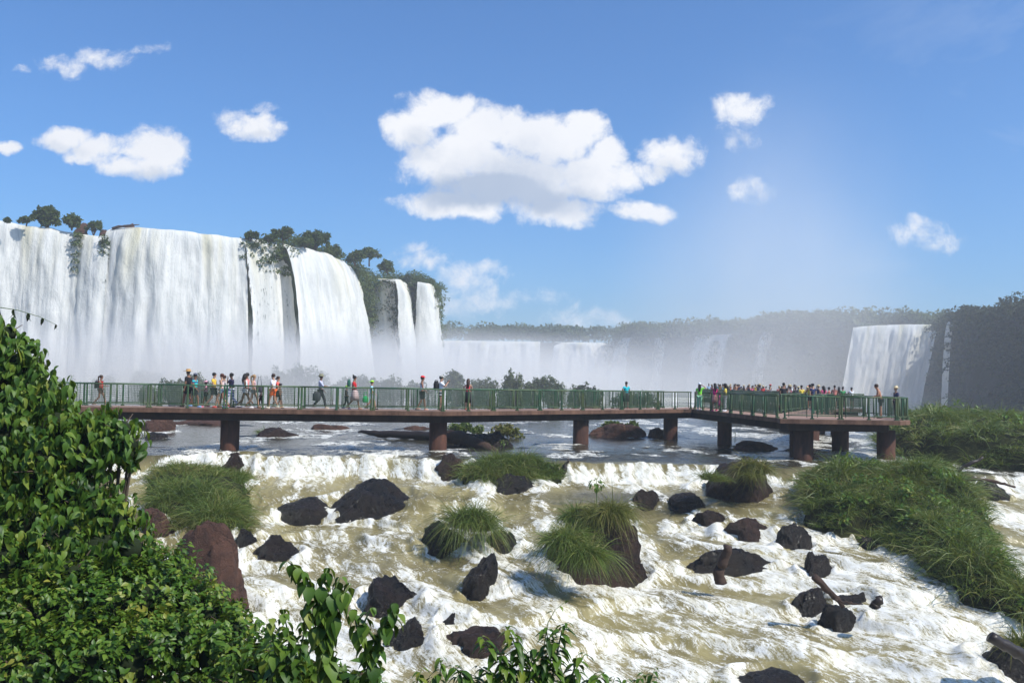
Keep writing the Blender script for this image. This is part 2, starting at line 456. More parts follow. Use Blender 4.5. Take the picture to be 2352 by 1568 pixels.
# ------------------------------------------------------------------ trees and bushes far off
def crown_data(c, rx, ry, rz, leaf, n, rg, hollow=0.45):
    """leaf-sized faces in clumps through a crown's volume"""
    m = max(5, n // 70); cu = unit(rg, m) * rg.uniform(hollow, 1.0, (m, 1)) ** .6
    cu[:, 2] = np.where(cu[:, 2] < -0.35, -cu[:, 2], cu[:, 2])
    k = rg.integers(0, m, n)
    cs = rg.uniform(.20, .44, m)
    q = cu[k] * 0.80 + unit(rg, n) * (cs[k] * rg.uniform(.3, 1, n) ** .5)[:, None]
    pos = np.array(c) + q * np.array([rx, ry, rz])
    tip = unit(rg, n) + np.array([0, 0, -.2]); nrm = unit(rg, n) + np.array([0, 0, .8])
    return place(LEAF_SMALL, pos, tip, nrm, leaf * rg.uniform(.6, 1.3, n))
def tree(label, x, yb, d, h, w, seed=1, n=1600, leaf=None, cat='tree', group=None, name='tree', trunk=0.5, mat='tree_leaf'):
    """tree standing at picture point (x, yb) at distance d; h, w in picture units"""
    rg = np.random.default_rng(seed); b = P(x, yb, d); s = d / FP; H = h * s; W = w * s / 2
    t = thing(name, label, cat, b, 0, group)
    top = H * trunk
    mb = MB(); lean = rg.normal(0, .12)
    mb.tube([(0, 0, -H * .15), (lean * top * .4, 0, top * .5), (lean * top, 0, top), (lean * top * 1.3, 0, H * .85)], [H * .045, H * .036, H * .028, H * .008], 7)
    for i in range(6):
        a = rg.uniform(0, 2 * PI); z0 = top * rg.uniform(.45, 1.0)
        e = Vector((W * .75 * math.cos(a), W * .75 * math.sin(a), H * rg.uniform(.6, .9)))
        st = Vector((lean * z0, 0, z0)); mb.tube([st, st.lerp(e, .5) + Vector((0, 0, -.04 * H)), e], [H * .02, H * .013, H * .005], 5)
    obj('trunk', mb.mesh('trunk', True), M['bark'], t)
    leaf = leaf or max(0.16, s * 5)
    parts = []
    nl = rg.integers(4, 8); 
    for i in range(nl):
        a = rg.uniform(0, 2 * PI); rr = W * rg.uniform(.15, .55)
        zz = rg.uniform(.38, .78); parts.append(crown_data((rr * math.cos(a), rr * math.sin(a), H * zz), W * rg.uniform(.45, .7) * (1.15 - .4 * zz), W * rg.uniform(.45, .7), H * rg.uniform(.2, .3), leaf, n // nl, rg))
    V, F = merge(parts); obj('crown', mesh_np('crown', V, F), M[mat], t)
    return t
def bush(label, x, yb, d, h, w, seed=1, n=900, leaf=None, cat='bush', group=None, mat='tree_leaf', name='bush', lumps=4, low=0.0):
    rg = np.random.default_rng(seed); b = P(x, yb, d); s = d / FP; H = h * s; W = w * s / 2
    t = thing(name, label, cat, b, 0, group)
    mb = MB()
    for i in range(5):
        a = rg.uniform(0, 2 * PI); mb.tube([(0, 0, -H * .1), (W * .15 * math.cos(a), W * .12 * math.sin(a), H * .22), (W * .32 * math.cos(a), W * .25 * math.sin(a), H * .42)], [H * .04, H * .03, H * .01], 5)
    obj('stem', mb.mesh('stem', True), M['bark'], t)
    leaf = leaf or max(0.14, s * 4.5); parts = []
    cores = []
    for i in range(lumps):
        a = rg.uniform(0, 2 * PI); rr = W * rg.uniform(.0, .55); q = rg.uniform(.42, .62)
        c = (rr * math.cos(a) * 1.1, rr * math.sin(a) * .6, H * (rg.uniform(.35, .58) - low))
        parts.append(crown_data(c, W * q, W * q * .7, H * rg.uniform(.38, .5), leaf, n // lumps, rg, 0.75))
    V, F = merge(parts); obj('foliage', mesh_np('foliage', V, F), M[mat], t)
    return t

# ================================================================== the river's rocks, grass and driftwood
rock('boulder', 'low wet black boulder just left of the big pointed one below the first bridge pier', 640, 773, 1134, 1190, 'wet_rock', 3, rough=.16)
rock('boulder', 'largest black pointed boulder in the rapids left of centre', 766, 966, 1092, 1178, 'wet_rock', 14, pointy=.45, cuts=12)
rock('boulder', 'low black rock under the single round grass clump in mid river', 968, 1090, 1196, 1258, 'wet_rock', 21)
rock('boulder', 'small wet rock with white water over it right of the round grass clump', 1120, 1192, 1220, 1266, 'wet_rock', 22)
rock('boulder', 'brown boulder carrying three grass clumps in mid river', 1262, 1486, 1168, 1340, 'mid_rock', 34, depth=.6, cuts=12, pointy=.1)
rock('boulder', 'block of brown rock split off at the right foot of the three-clump boulder', 1395, 1494, 1262, 1342, 'mid_rock', 31, depth=.6)
rock('boulder', 'rounded black rock with white water spilling over its left side', 1064, 1150, 1278, 1352, 'wet_rock', 41)
rock('boulder', 'streaming black rock with a white fringe right of the foreground twigs', 822, 962, 1326, 1408, 'wet_rock', 52, depth=.9)
rock('boulder', 'dark flat rock beside the foreground twigs under the streaming rock', 884, 988, 1416, 1478, 'wet_rock', 53)
rock('boulder', 'smallest dark rock just showing above foam in the lower middle', 1008, 1078, 1411, 1433, 'wet_rock', 54)
rock('boulder', 'broad dark brown rock at lower centre behind the foreground plant', 1022, 1190, 1427, 1496, 'mid_rock', 55, cuts=12)
rock('boulder', 'low wet rock in white water right of the brown bank rock', 578, 690, 1236, 1280, 'wet_rock', 61)
rock('boulder', 'small black rock against the foot of the left grass islet', 538, 590, 1205, 1258, 'wet_rock', 62)
rock('boulder', 'large reddish brown rock below the left grass islet', 398, 594, 1180, 1430, 'dry_rock', 262, depth=.8, cuts=16, rough=.16, foam=True)
rock('boulder', 'reddish rock among vines at the left edge of the brown bank rock', 322, 415, 1165, 1225, 'dry_rock', 69, cuts=12)
rock('boulder', 'wet rock at the foot of the first bridge pier', 497, 582, 1040, 1082, 'mid_rock', 71)
rock('boulder', 'brown rock ledge under the second bridge pier', 985, 1075, 1036, 1090, 'mid_rock', 73)
rock('boulder', 'dark rocks under the long grass islet by the second pier', 1112, 1240, 1092, 1127, 'wet_rock', 75, depth=.5)
rock('boulder', 'brown boulder topped with grass below the fourth and fifth piers', 1602, 1780, 1048, 1146, 'mid_rock', 84, depth=.8, cuts=12)
rock('boulder', 'small square brown rock at the lip of the low falls right of the leafy sapling', 1456, 1518, 1119, 1164, 'mid_rock', 91)
rock('boulder', 'dark rock shelf with thin white falls left of the grass-topped boulder', 1525, 1640, 1132, 1172, 'wet_rock', 94, depth=.5)
rock('boulder', 'dark rock with a flat left spur in the right-hand rapids', 1588, 1666, 1163, 1204, 'mid_rock', 95)
rock('boulder', 'furrowed dark rock in the right-hand rapids with a tuft behind', 1656, 1770, 1184, 1236, 'mid_rock', 97, cuts=12)
rock('boulder', 'upright dark rock against the left foot of the big grass island', 1788, 1866, 1204, 1262, 'wet_rock', 98)
rock('boulder', 'drooping black rock just below the upright one by the grass island', 1838, 1908, 1252, 1322, 'wet_rock', 99)
rock('boulder', 'log-shaped black rock lying behind the standing stump', 1568, 1770, 1255, 1312, 'wet_rock', 101, depth=.35)
rock('boulder', 'black crooked rock carrying the slanting log at lower right', 1818, 1900, 1348, 1398, 'wet_rock', 102)
rock('boulder', 'black rock tapering away to the right below the slanting log', 1880, 1976, 1378, 1440, 'wet_rock', 103, depth=.5)
rock('boulder', 'low black rock between the slanting log and the small dark stump', 1912, 2002, 1356, 1390, 'wet_rock', 104, depth=.5)
rock('boulder', 'dark rock under the log in the bottom right corner', 2236, 2380, 1476, 1535, 'wet_rock', 105)
rock('boulder', 'dark smooth rock awash on the bottom edge right of centre', 1690, 1860, 1526, 1585, 'wet_rock', 106)
rock('boulder', 'black rock at the foot of the big grass island facing the rapids', 1975, 2015, 1232, 1262, 'wet_rock', 107)
rock('boulder', 'dark rock at the torn end of the white branch on the right', 2235, 2310, 1098, 1140, 'wet_rock', 108)
# upstream, seen under the deck
rock('boulder', 'brown twin-humped rock upstream at the left end under the deck', 322, 402, 960, 993, 'dry_rock', 111, depth=.6)
rock('boulder', 'dark low rock upstream awash beside the foreground bush', 335, 385, 990, 1010, 'wet_rock', 112)
rock('boulder', 'long low brown rock upstream under grass left of the first pier', 385, 555, 958, 978, 'dry_rock', 113, depth=.4)
rock('boulder', 'flat wet rock under the grass clump right of the first pier', 575, 696, 978, 1006, 'mid_rock', 114, depth=.5)
rock('boulder', 'pair of low grey brown rocks upstream between the first two piers', 712, 802, 975, 990, 'dry_rock', 115, depth=.4)
rock('boulder', 'low grey brown rock upstream just left of the second pier', 922, 992, 974, 988, 'dry_rock', 116, depth=.4)
rock('boulder', 'dark rock under the bushes right of the second pier', 1045, 1190, 985, 1030, 'wet_rock', 117, depth=.5)
rock('boulder', 'brown rock end of the bushy rock between the third and fourth piers', 1355, 1480, 972, 1006, 'dry_rock', 118, depth=.5)
rock('boulder', 'leaning pointed rock just left of the fourth pier', 1484, 1530, 978, 1008, 'mid_rock', 119)
rock('boulder', 'flat pinkish brown rock between the fifth and sixth piers', 1668, 1794, 1012, 1036, 'dry_rock', 120, depth=1.0)

# islets: low mounds of soil and rock over a hand-drawn shore
def islet(name, label, poly, H, seed, step=0.14, mat='turf', shore=0.8, world=None, cat='island'):
    Q = np.array([(PW(*p).x, PW(*p).y) for p in poly]) if world is None else np.array(world, dtype=float)
    x0, y0 = Q.min(0); x1, y1 = Q.max(0)
    nx = int((x1 - x0) / step) + 2; ny = int((y1 - y0) / step) + 2
    gx, gy = np.meshgrid(np.linspace(x0, x1, nx), np.linspace(y0, y1, ny)); X = gx.ravel(); Y = gy.ravel()
    inside = np.zeros(len(X), bool); dist = np.full(len(X), 1e9)
    for i in range(len(Q)):
        a, b = Q[i], Q[(i + 1) % len(Q)]
        c = ((a[1] > Y) != (b[1] > Y)) & (X < (b[0] - a[0]) * (Y - a[1]) / (b[1] - a[1] + 1e-12) + a[0]); inside ^= c
        t = np.clip(((X - a[0]) * (b[0] - a[0]) + (Y - a[1]) * (b[1] - a[1])) / (np.sum((b - a) ** 2) + 1e-9), 0, 1)
        dist = np.minimum(dist, np.hypot(X - a[0] - t * (b[0] - a[0]), Y - a[1] - t * (b[1] - a[1])))
    sd = np.where(inside, dist, -dist)
    h = np.where(sd > 0, H * (1 - np.exp(-sd / shore)) * (1 + .75 * fbm(pts(X * .75, Y * .75), 4, seed)), sd * 1.5)
    Z = wbase(X, Y) + h + 0.12 * fbm(pts(X * 3, Y * 3), 3, seed) - 0.05
    V = np.stack([X, Y, Z], -1)
    ii = np.arange((ny - 1) * nx).reshape(ny - 1, nx)[:, :-1].ravel()
    F = np.stack([ii, ii + 1, ii + nx + 1, ii + nx], -1)
    keep = (sd[F] > -0.5).any(1); F = F[keep]
    o = obj(name, mesh_np('islet', V, F), M[mat]); tag(o, label, cat)
    for i in range(0, len(Q)):
        ROCKS.append((Q[i][0], Q[i][1], .35, .35))
    return dict(X=X, Y=Y, Z=Z, sd=sd, Q=Q)
def cover(I, name, label, nt, L, seed, mat='grass', per=60, edge=0.05, width=0.022, spread=.8, sel=None, droop=(.3, .95), r=.22, cat='grass', kind=None):
    rg = np.random.default_rng(seed); ok = np.where((I['sd'] > edge) & (sel(I) if sel else True))[0]
    parts = []
    for k in rg.choice(ok, nt):
        c = (I['X'][k] + rg.normal(0, .05), I['Y'][k] + rg.normal(0, .05), I['Z'][k] - 0.03)
        lm = .85 + 1.1 * float(fbm(np.array([[c[0] * .55, c[1] * .55, 7]]), 2, 8)[0]); parts.append(tuft_data(c, r * rg.uniform(.5, 1.1), r * rg.uniform(.5, 1.1), L * rg.uniform(.6, 1.3) * max(.55, lm), per, rg, spread, droop, width))
    V, F = merge(parts); o = obj(name, mesh_np('grass', V, F), M[mat]); tag(o, label, cat, kind=kind or 'stuff'); return o

I1 = islet('islet', 'grassy rock islet at left between the bush and the rapids', [(328, 1150), (340, 1092), (450, 1072), (562, 1086), (578, 1150), (570, 1222), (470, 1240), (370, 1215)], 0.65, 5)
cover(I1, 'river_grass', 'dark green grass thick on the left islet', 230, 1.4, 1, sel=lambda I: fbm(pts(I['X'] * .6, I['Y'] * .6), 2, 4) > -.22)
cover(I1, 'yellow_grass', 'yellow green grass on the rim of the left islet', 50, .9, 2, 'grass_dry', sel=lambda I: (fbm(pts(I['X'] * .6, I['Y'] * .6), 2, 4) > 0.02) & (I['sd'] < .9))
I2 = islet('islet', 'long low grass islet right of the second pier', [(1062, 1108), (1066, 1070), (1150, 1062), (1285, 1068), (1290, 1100), (1200, 1118), (1100, 1114)], 0.8, 6)
cover(I2, 'river_grass', 'green grass on the long low islet right of the second pier', 170, 1.15, 3)
BI = [(1846, 1208), (1842, 1120), (1900, 1090), (2020, 1085), (2140, 1085), (2215, 1105), (2265, 1170), (2290, 1260), (2320, 1330), (2420, 1420), (2420, 1470), (2330, 1425), (2200, 1366), (2110, 1305), (2050, 1270), (1990, 1250), (1930, 1242)]
I3 = islet('island', 'large grass-covered island at right below the viewing platform', BI, 1.25, 7, 0.16)
cover(I3, 'river_grass', 'long green grass covering the large right-hand island', 850, .95, 4, per=50, width=.028)
cover(I3, 'yellow_grass', 'sunlit yellow green grass at the upper left of the large island', 170, .75, 5, 'grass_dry', per=50, width=.028, sel=lambda I: (I['X'] < 17.2) & (I['Y'] > 35.5))
rg_ = np.random.default_rng(5)
def leafy(I, name, label, n, size, seed, mat='vine', sel=None, clump=26, r=.25, cat='bush', lift=.25):
    rg = np.random.default_rng(seed); ok = np.where((I['sd'] > .15) & (sel(I) if sel else True))[0]; parts = []
    for k in rg.choice(ok, n):
        c = np.array([I['X'][k], I['Y'][k], I['Z'][k] + lift]); u = unit(rg, clump); u[:, 2] = np.abs(u[:, 2])
        parts.append(place(LEAF_SMALL, c + u * r * rg.uniform(.5, 1.1, (clump, 1)), u + rg.normal(0, .4, (clump, 3)) + [0, 0, -.4], u * .4 + [0, 0, 1], size * rg.uniform(.6, 1.3, clump)))
    V, F = merge(parts); o = obj(name, mesh_np('leaves', V, F), M[mat]); return tag(o, label, cat, kind='stuff')
leafy(I3, 'ground_cover', 'broad-leaved weeds scattered over the large right-hand island', 60, .17, 3, clump=34)
I4 = islet('island', 'shrubby grass island behind the right end of the viewing platform', None, 1.5, 8, .25, world=[(20.0, 47), (22, 44.5), (25, 43), (28, 41), (33, 40), (38, 44), (38, 62), (30, 66), (25, 62), (21.5, 54)])
cover(I4, 'river_grass', 'tall grass on the island behind the platform end', 1250, 1.15, 6, per=40, width=.036, r=.40)
leafy(I4, 'ground_cover', 'weeds and small shrubs on the island behind the platform end', 70, .22, 9, clump=36, r=.38, lift=.35)
for i, (x, y, d, h, w) in enumerate([(2285, 1030, 54, 62, 110), (2205, 1030, 55, 56, 100), (2115, 1025, 52, 52, 90), (2345, 1075, 48, 60, 80)]):
    bush(['tall rounded shrub nearest the right edge behind the platform end', 'mid-height shrub left of the tall rounded one behind the platform end', 'low shrub on the island closest to the platform end', 'low shrub at the right picture edge below the rounded shrub'][i], x, y, d, h, w, 30 + i, 1500, .16, mat='grass', group='shrubs on the far right island')

# single clumps and saplings
T = [
 ('grass_clump', 'round fountain-shaped grass clump alone on a black rock in mid river', 1082, 1246, None, 100, 112, 2600, 'grass', 1),
 ('grass_clump', 'left drooping grass clump on the three-clump boulder', 1298, 1276, None, 118, 96, 2200, 'grass', 2),
 ('grass_clump', 'front drooping grass clump hanging lowest on the three-clump boulder', 1335, 1308, None, 96, 96, 1900, 'grass', 3),
 ('grass_clump', 'yellowing grass clump crowning the three-clump boulder', 1400, 1215, None, 110, 90, 2200, 'grass_dry', 4),
 ('grass_clump', 'small dark grass clump at the upper left of the three-clump boulder', 1330, 1215, None, 80, 66, 1400, 'grass', 5),
 ('grass_clump', 'left grass clump on the boulder below the fourth pier', 1638, 1108, None, 72, 54, 1500, 'grass', 6),
 ('grass_clump', 'right grass clump on the boulder below the fourth pier', 1724, 1100, None, 104, 62, 2200, 'grass_dry', 7),
 ('grass_clump', 'grass clump on a flat rock upstream right of the first pier', 626, 1004, None, 72, 42, 1500, 'grass', 8),
 ('grass_clump', 'low grass upstream under the deck left of the first pier', 440, 974, None, 110, 18, 1200, 'grass_dry', 9),
 ('grass_clump', 'tall reeds at the bottom right corner above the dark log', 2338, 1500, None, 60, 118, 900, 'grass_dry', 10),
 ('grass_clump', 'thin tuft behind the furrowed dark rock', 1738, 1212, None, 24, 28, 160, 'grass', 11),
 ('grass_clump', 'pale dry tuft on the bottom edge right of centre', 1640, 1580, None, 90, 36, 160, 'grass_dry', 12),
]
DD = {1: 32.0, 2: 29.0, 3: 28.5, 4: 30.3, 5: 31.0, 6: 37.2, 7: 37.6, 8: 56.2, 9: 74, 10: 24.5, 11: 35.3, 12: 19.5}
for nm, lb, x, yb, d, w, h, n, mt, sd in T:
    tuft(nm, lb, x, yb, DD[sd], w, h, n, mt, 40 + sd, width=.020 if DD[sd] < 50 else .035, cat='grass clump', droop=(.30, 1.6) if sd in (1, 2, 3, 4, 5, 7) else (.25, .9), spread=.6)
for i, (x, yb, d, h, w, lb) in enumerate([
    (1085, 1012, 58, 44, 100, 'bush upstream just right of the second pier'), (1150, 1022, 57, 52, 96, 'yellower bush beside the one right of the second pier'),
    (1395, 1000, 62, 36, 86, 'bush on the upstream rock right of the third pier'), (1445, 1002, 62, 34, 70, 'smaller bush at the right of the upstream rock by the third pier')]):
    bush(lb, x, yb, d, h, w, 60 + i, 1500, .17, mat='grass' if i != 1 else 'grass_dry', group='bushes upstream under the deck')

def sapling(label, x, y0, y1, d, w, seed, n=26, size=.2):
    rg = np.random.default_rng(seed); b = P(x, y0, d); tp = P(x, y1, d); H = tp.z - b.z
    t = thing('sapling', label, 'sapling', b); mb = MB(); mb.tube([(0, 0, -.2), (.02, 0, H * .5), (0, 0, H * .95)], [.02, .016, .008], 6)
    obj('stem', mb.mesh('stem', True), M['stem'], t)
    W = w * d / FP / 2; u = unit(rg, n); u[:, 2] *= .9
    pos = u * np.array([W * .7, W * .7, H * .18]) + [0, 0, H * .8]
    V, F = place(LEAF, pos, u + [0, 0, -.6], u * .3 + [0, 0, 1], size * rg.uniform(.6, 1.2, n))
    obj('foliage', mesh_np('foliage', V, F), M['vine'], t); return t
sapling('leafy umbrella-shaped sapling standing above the three-clump boulder', 1369, 1172, 1094, 33.5, 40, 1, 46, .17)
sapling('small bright sapling right of the big driftwood trunk', 1156, 1035, 1010, 47, 22, 2, 22, .14)
sapling('thin upright plant on top of the large right-hand island', 1945, 1100, 1052, 37.5, 34, 3, 34, .13)
sapling('bare twiggy plant on the flat rock between the fifth and sixth piers', 1688, 1008, 985, 54, 26, 4, 16, .08)
sapling('bushy upright plant at the centre of the large island', 2165, 1130, 1070, 36, 46, 5, 60, .16)
sapling('leafy stalk at the middle of the large island', 2075, 1165, 1112, 35, 50, 6, 60, .18)

# driftwood
def log(name, label, pth, rads, mat='wood', seed=0, cat='driftwood', n=12):
    rg = np.random.default_rng(seed); P3 = [P(x, y, d) for x, y, d in pth]
    fine = []; fr = []
    for i in range(len(P3) - 1):
        for k in range(5):
            t = k / 5; fine.append(P3[i].lerp(P3[i + 1], t) + Vector(rg.normal(0, .02, 3))); fr.append((rads[i] * (1 - t) + rads[i + 1] * t) * rg.uniform(.88, 1.12))
    fine.append(P3[-1]); fr.append(rads[-1])
    mb = MB(); mb.tube(fine, fr, n); me = mb.mesh(name, True)
    for v in me.vertices:
        c = np.array(v.co[:]); v.co = v.co + Vector([0.03 * float(fbm(c[None] * 6, 2, s)[0]) for s in (1, 2, 3)])
    o = obj(name, me, M[mat]); return tag(o, label, cat)
log('stump', 'brown stump standing upright out of the rapids right of centre', [(1655, 1338, 29.2), (1650, 1318, 29.2), (1662, 1290, 29.1), (1672, 1253, 29.0)], [.19, .17, .15, .14], 'wood', 1)
log('log', 'broken log slanting up left from the black rock at lower right', [(1936, 1390, 27.0), (1902, 1354, 26.9), (1868, 1324, 26.8)], [.07, .09, .105], 'wood', 6)
log('branch', 'thin bent branch lying on the rocks below the slanting log', [(1915, 1375, 26.6), (1950, 1385, 26.5), (1980, 1386, 26.5)], [.03, .025, .01], 'wood', 3)
log('stump', 'small dark stump poking out of white water at lower right', [(2008, 1396, 26.4), (2016, 1382, 26.4), (2023, 1366, 26.4)], [.14, .12, .06], 'wet_wood', 4)
log('log', 'dark log jutting from the bottom right corner', [(2365, 1515, 23.2), (2320, 1486, 23.2), (2272, 1460, 23.2)], [.17, .15, .14], 'wet_wood', 5)
log('trunk', 'long dark driftwood trunk floating level left of the second pier', [(822, 990, 55), (870, 996, 54.5), (930, 998, 54), (1010, 1002, 53), (1045, 1008, 52)], [.06, .20, .24, .30, .3], 'wet_wood', 6)
log('trunk', 'thick weathered driftwood trunk slanting down right behind the second pier', [(1028, 1002, 50), (1065, 1006, 49.5), (1100, 1022, 48.5), (1140, 1042, 47), (1180, 1054, 46)], [.35, .40, .34, .25, .16], 'wood', 7)
log('branch', 'dark forked branch leaning behind the long low islet', [(1288, 1100, 41.5), (1296, 1078, 41.6), (1306, 1052, 41.7)], [.07, .13, .05], 'wet_wood', 8)
log('branch', 'dark dead branch rising right on the large island', [(2195, 1082, 40), (2225, 1066, 40), (2258, 1050, 40)], [.05, .08, .05], 'wet_wood', 9)
log('branch', 'pale brown dead branch sloping down right by the right edge', [(2195, 1106, 38), (2240, 1098, 38), (2290, 1106, 38), (2332, 1118, 37.8)], [.05, .07, .06, .04], 'wood', 10)

# ================================================================== water
def turbulence(X, D):
    """how broken the water is: 0 smooth, 1 white"""
    t = sstep(41.6, 40.9, D) * 0.42
    t = np.maximum(t, 0.10 * np.ones_like(t))
    return t
def river(X, D):
    """height and foam of the river"""
    z = wbase(X, D)
    g = (wbase(X, D - 0.35) - wbase(X, D + 0.35)) / 0.7           # drop towards the camera
    lo = sstep(42.3, 41.0, D + ledge_shift(X))
    # flow runs towards the camera and bears right lower down
    fx = 0.25 + 0.45 * sstep(36, 24, D) + 0.3 * sstep(4, 14, X)
    u = X - fx * (42 - D) * 0.55; v = D
    wp = fbm(pts(u * .35, v * .35), 3, 31)
    n1 = fbm(pts(u * .85 + wp * 1.2, v * .26 + wp), 4, 32)
    n2 = fbm(pts(u * 3.0 + wp, v * .6 + n1), 4, 33)
    n3 = 1 - 2 * np.abs(fbm(pts(X * 2.1 + n2, v * 2.9), 4, 34))
    n4 = fbm(pts(X * 9, v * 9), 3, 35)
    foam = 0.15 + 0.55 * np.clip(-g - 0.16, -0.2, 1.6) * 1.2 + 1.05 * n1 + 0.42 * n2 + 0.22 * (n3 - .5)
    foam = foam + 0.16 * sstep(31, 24, D) + 0.20 * sstep(6, 14, X) * sstep(37, 30, D)
    # brown slack water just under the ledge
    foam = foam - 0.30 * sstep(35.5, 37.5, D) * sstep(40.2, 38.2, D) * sstep(17, 12, X)
    foot = np.exp(-((D + ledge_shift(X) - 40.75) / 0.55) ** 2) * sstep(41.9, 41.2, D)
    foam = foam * lo + foot * 0.62 * (0.45 + .6 * sstep(-.3, .2, fbm(pts(X * .35, D * 0), 2, 37)))
    Ds = D + ledge_shift(X); face = sstep(42.0, 41.65, Ds) * sstep(40.9, 41.3, Ds)
    foam = foam + face * (0.9 * fbm(pts(X * .35, D * 0 + 3), 3, 38) + 0.04 + .80 * fbm(pts(X * 4.5, D * .3), 4, 39))
    # far reaches: long thin whitecaps over grey-brown water
    up = 1 - lo
    cap = fbm(pts(X * .34, D * .20), 4, 41) + .55 * fbm(pts(X * 1.3, D * 1.1), 3, 42)
    foam = foam + up * (sstep(.10, .48, cap + .16 * sstep(8, 18, X) + .12 * sstep(-6, -14, X)) * .72 - .12)
    dz = lo * (0.20 * n1 + 0.06 * n2 + 0.02 * n3 + 0.012 * n4) + up * (.035 * n2 + .02 * n3 + .06 * sstep(.1, .5, cap))
    for rx0, ry0, rx, ry in ROCKS:
        near = (np.abs(X - rx0) < rx + 3.5) & (D > ry0 - ry - 5.5) & (D < ry0 + ry + 2)
        if not near.any(): continue
        x = (X[near] - rx0) / (rx + .05); y = (D[near] - ry0) / (ry + .05); r = np.hypot(x, y)
        big = min(1.0, rx / .8)
        l = lo[near] + .35 * up[near]
        ring = np.exp(-((r - 1.12) / 0.22) ** 2); tail = np.exp(-(x / 1.0) ** 2) * np.exp(-np.maximum(0, -y - .6) * ry / 1.6) * (y < -.5)
        j = .65 + .5 * n2[near]
        foam[near] += (ring * .42 + tail * .30) * j * l * (0.5 + .5 * big)
        dz[near] += (.20 * ring * (y > -.6) - .08 * tail) * l * big
    calm = np.exp(-((X - 5.5) / 4.5) ** 4 - ((D - 38.4) / 1.5) ** 4) * (.9 + .3 * n1)
    foam = foam - .30 * calm * lo
    foam = np.minimum(foam + .08 * sstep(2, 10, X) * sstep(34, 27, D), .53 + .08 * sstep(3, 12, X) * sstep(34, 26, D) + .20 * n2 + .22 * foot + .2 * face) + .22 * sstep(19, 21, X) * sstep(38, 36, D)
    return z + dz * (1 - .6 * np.clip(calm, 0, 1)), np.clip(foam, 0, 1), lo * (1 - .80 * np.clip(calm, 0, 1))
def river_grid(x0, x1, d0, d1, sx, sd):
    nx = int((x1 - x0) / sx) + 1; nd = int((d1 - d0) / sd) + 1
    gx, gd = np.meshgrid(np.linspace(x0, x1, nx), np.linspace(d0, d1, nd)); X = gx.ravel(); D = gd.ravel()
    Z, fo, lo = river(X, D)
    ii = np.arange((nd - 1) * nx).reshape(nd - 1, nx)[:, :-1].ravel()
    F = np.stack([ii, ii + 1, ii + nx + 1, ii + nx], -1)
    return X, D, Z, fo, lo, F
def water_mat():
    m, nt = newmat('river_water'); k = NT(nt)
    pos = k.n('ShaderNodeNewGeometry').outputs['Position']
    fa = k.n('ShaderNodeAttribute', attribute_name='foam').outputs['Fac']
    br = k.n('ShaderNodeAttribute', attribute_name='broken').outputs['Fac']
    mp = k.n('ShaderNodeMapping', vector_type='POINT'); k.link(pos, mp.inputs[0]); mp.inputs['Rotation'].default_value = (0, 0, math.radians(-24)); mp.inputs['Scale'].default_value = (1.0, .42, 1)
    wv = k.vmath('ADD', pos, k.vmath('MULTIPLY', k.noise(pos, .7, 3, .5, out=1), (.9, .9, 0)))
    fl = k.n('ShaderNodeCombineXYZ'); k.link(k.vmath('DOT_PRODUCT', wv, (.84, .54, .3), out=1), fl.inputs[0]); k.link(k.math('MULTIPLY', k.vmath('DOT_PRODUCT', wv, (.54, -.84, -.2), out=1), .22), fl.inputs[1])
    a = k.noise(mp.outputs[0], 2.2, 6, .68, 1.2); b = k.noise(fl.outputs[0], 8.0, 7, .75, .8); c = k.noise(pos, 17, 4, .75)
    w = k.math('ABSOLUTE', k.math('SUBTRACT', k.noise(fl.outputs[0], 4.0, 5, .62, 1.0), .5))        # thin streaks of bubbles
    lace = k.maprange(w, 0.0, 0.07, .30, 0.0)
    f = k.math('ADD', fa, k.math('MULTIPLY', k.math('SUBTRACT', a, .5), 1.0))
    f = k.math('ADD', f, k.math('MULTIPLY', k.math('SUBTRACT', b, .5), 1.5))
    f = k.math('ADD', f, k.math('MULTIPLY', k.math('SUBTRACT', c, .5), 1.1))
    f = k.math('ADD', f, k.math('MULTIPLY', lace, br))
    foam = k.maprange(f, .24, .74, 0, 1, True)
    murky = k.mix(br, (0.036, 0.033, 0.022), (0.15, 0.122, 0.050))
    murky = k.mix(k.math('MULTIPLY', k.maprange(k.noise(pos, .5, 4), .35, .7), br), murky, (0.30, 0.255, 0.12))
    white = k.mix(k.maprange(k.math('ADD', k.math('MULTIPLY', a, .6), k.math('MULTIPLY', b, .5)), .40, .66), (0.50, 0.45, 0.31), (0.80, 0.79, 0.75))
    col = k.mix(foam, murky, white)
    h = k.math('ADD', k.math('MULTIPLY', a, .5), k.math('ADD', k.math('MULTIPLY', b, .5), k.math('MULTIPLY', c, .35)))
    bs = k.math('ADD', .14, k.math('MULTIPLY', k.math('MULTIPLY', br, k.math('ADD', foam, .30)), .26))
    bp = k.n('ShaderNodeBump'); k.link(h, bp.inputs['Height']); k.link(bs, bp.inputs['Strength']); bp.inputs['Distance'].default_value = .16
    r = k.maprange(foam, 0, 1, .12, .55)
    finish(k, principled(k, col, r, bp.outputs[0], .38, IOR=1.33).outputs[0]); return m
M['water'] = water_mat()

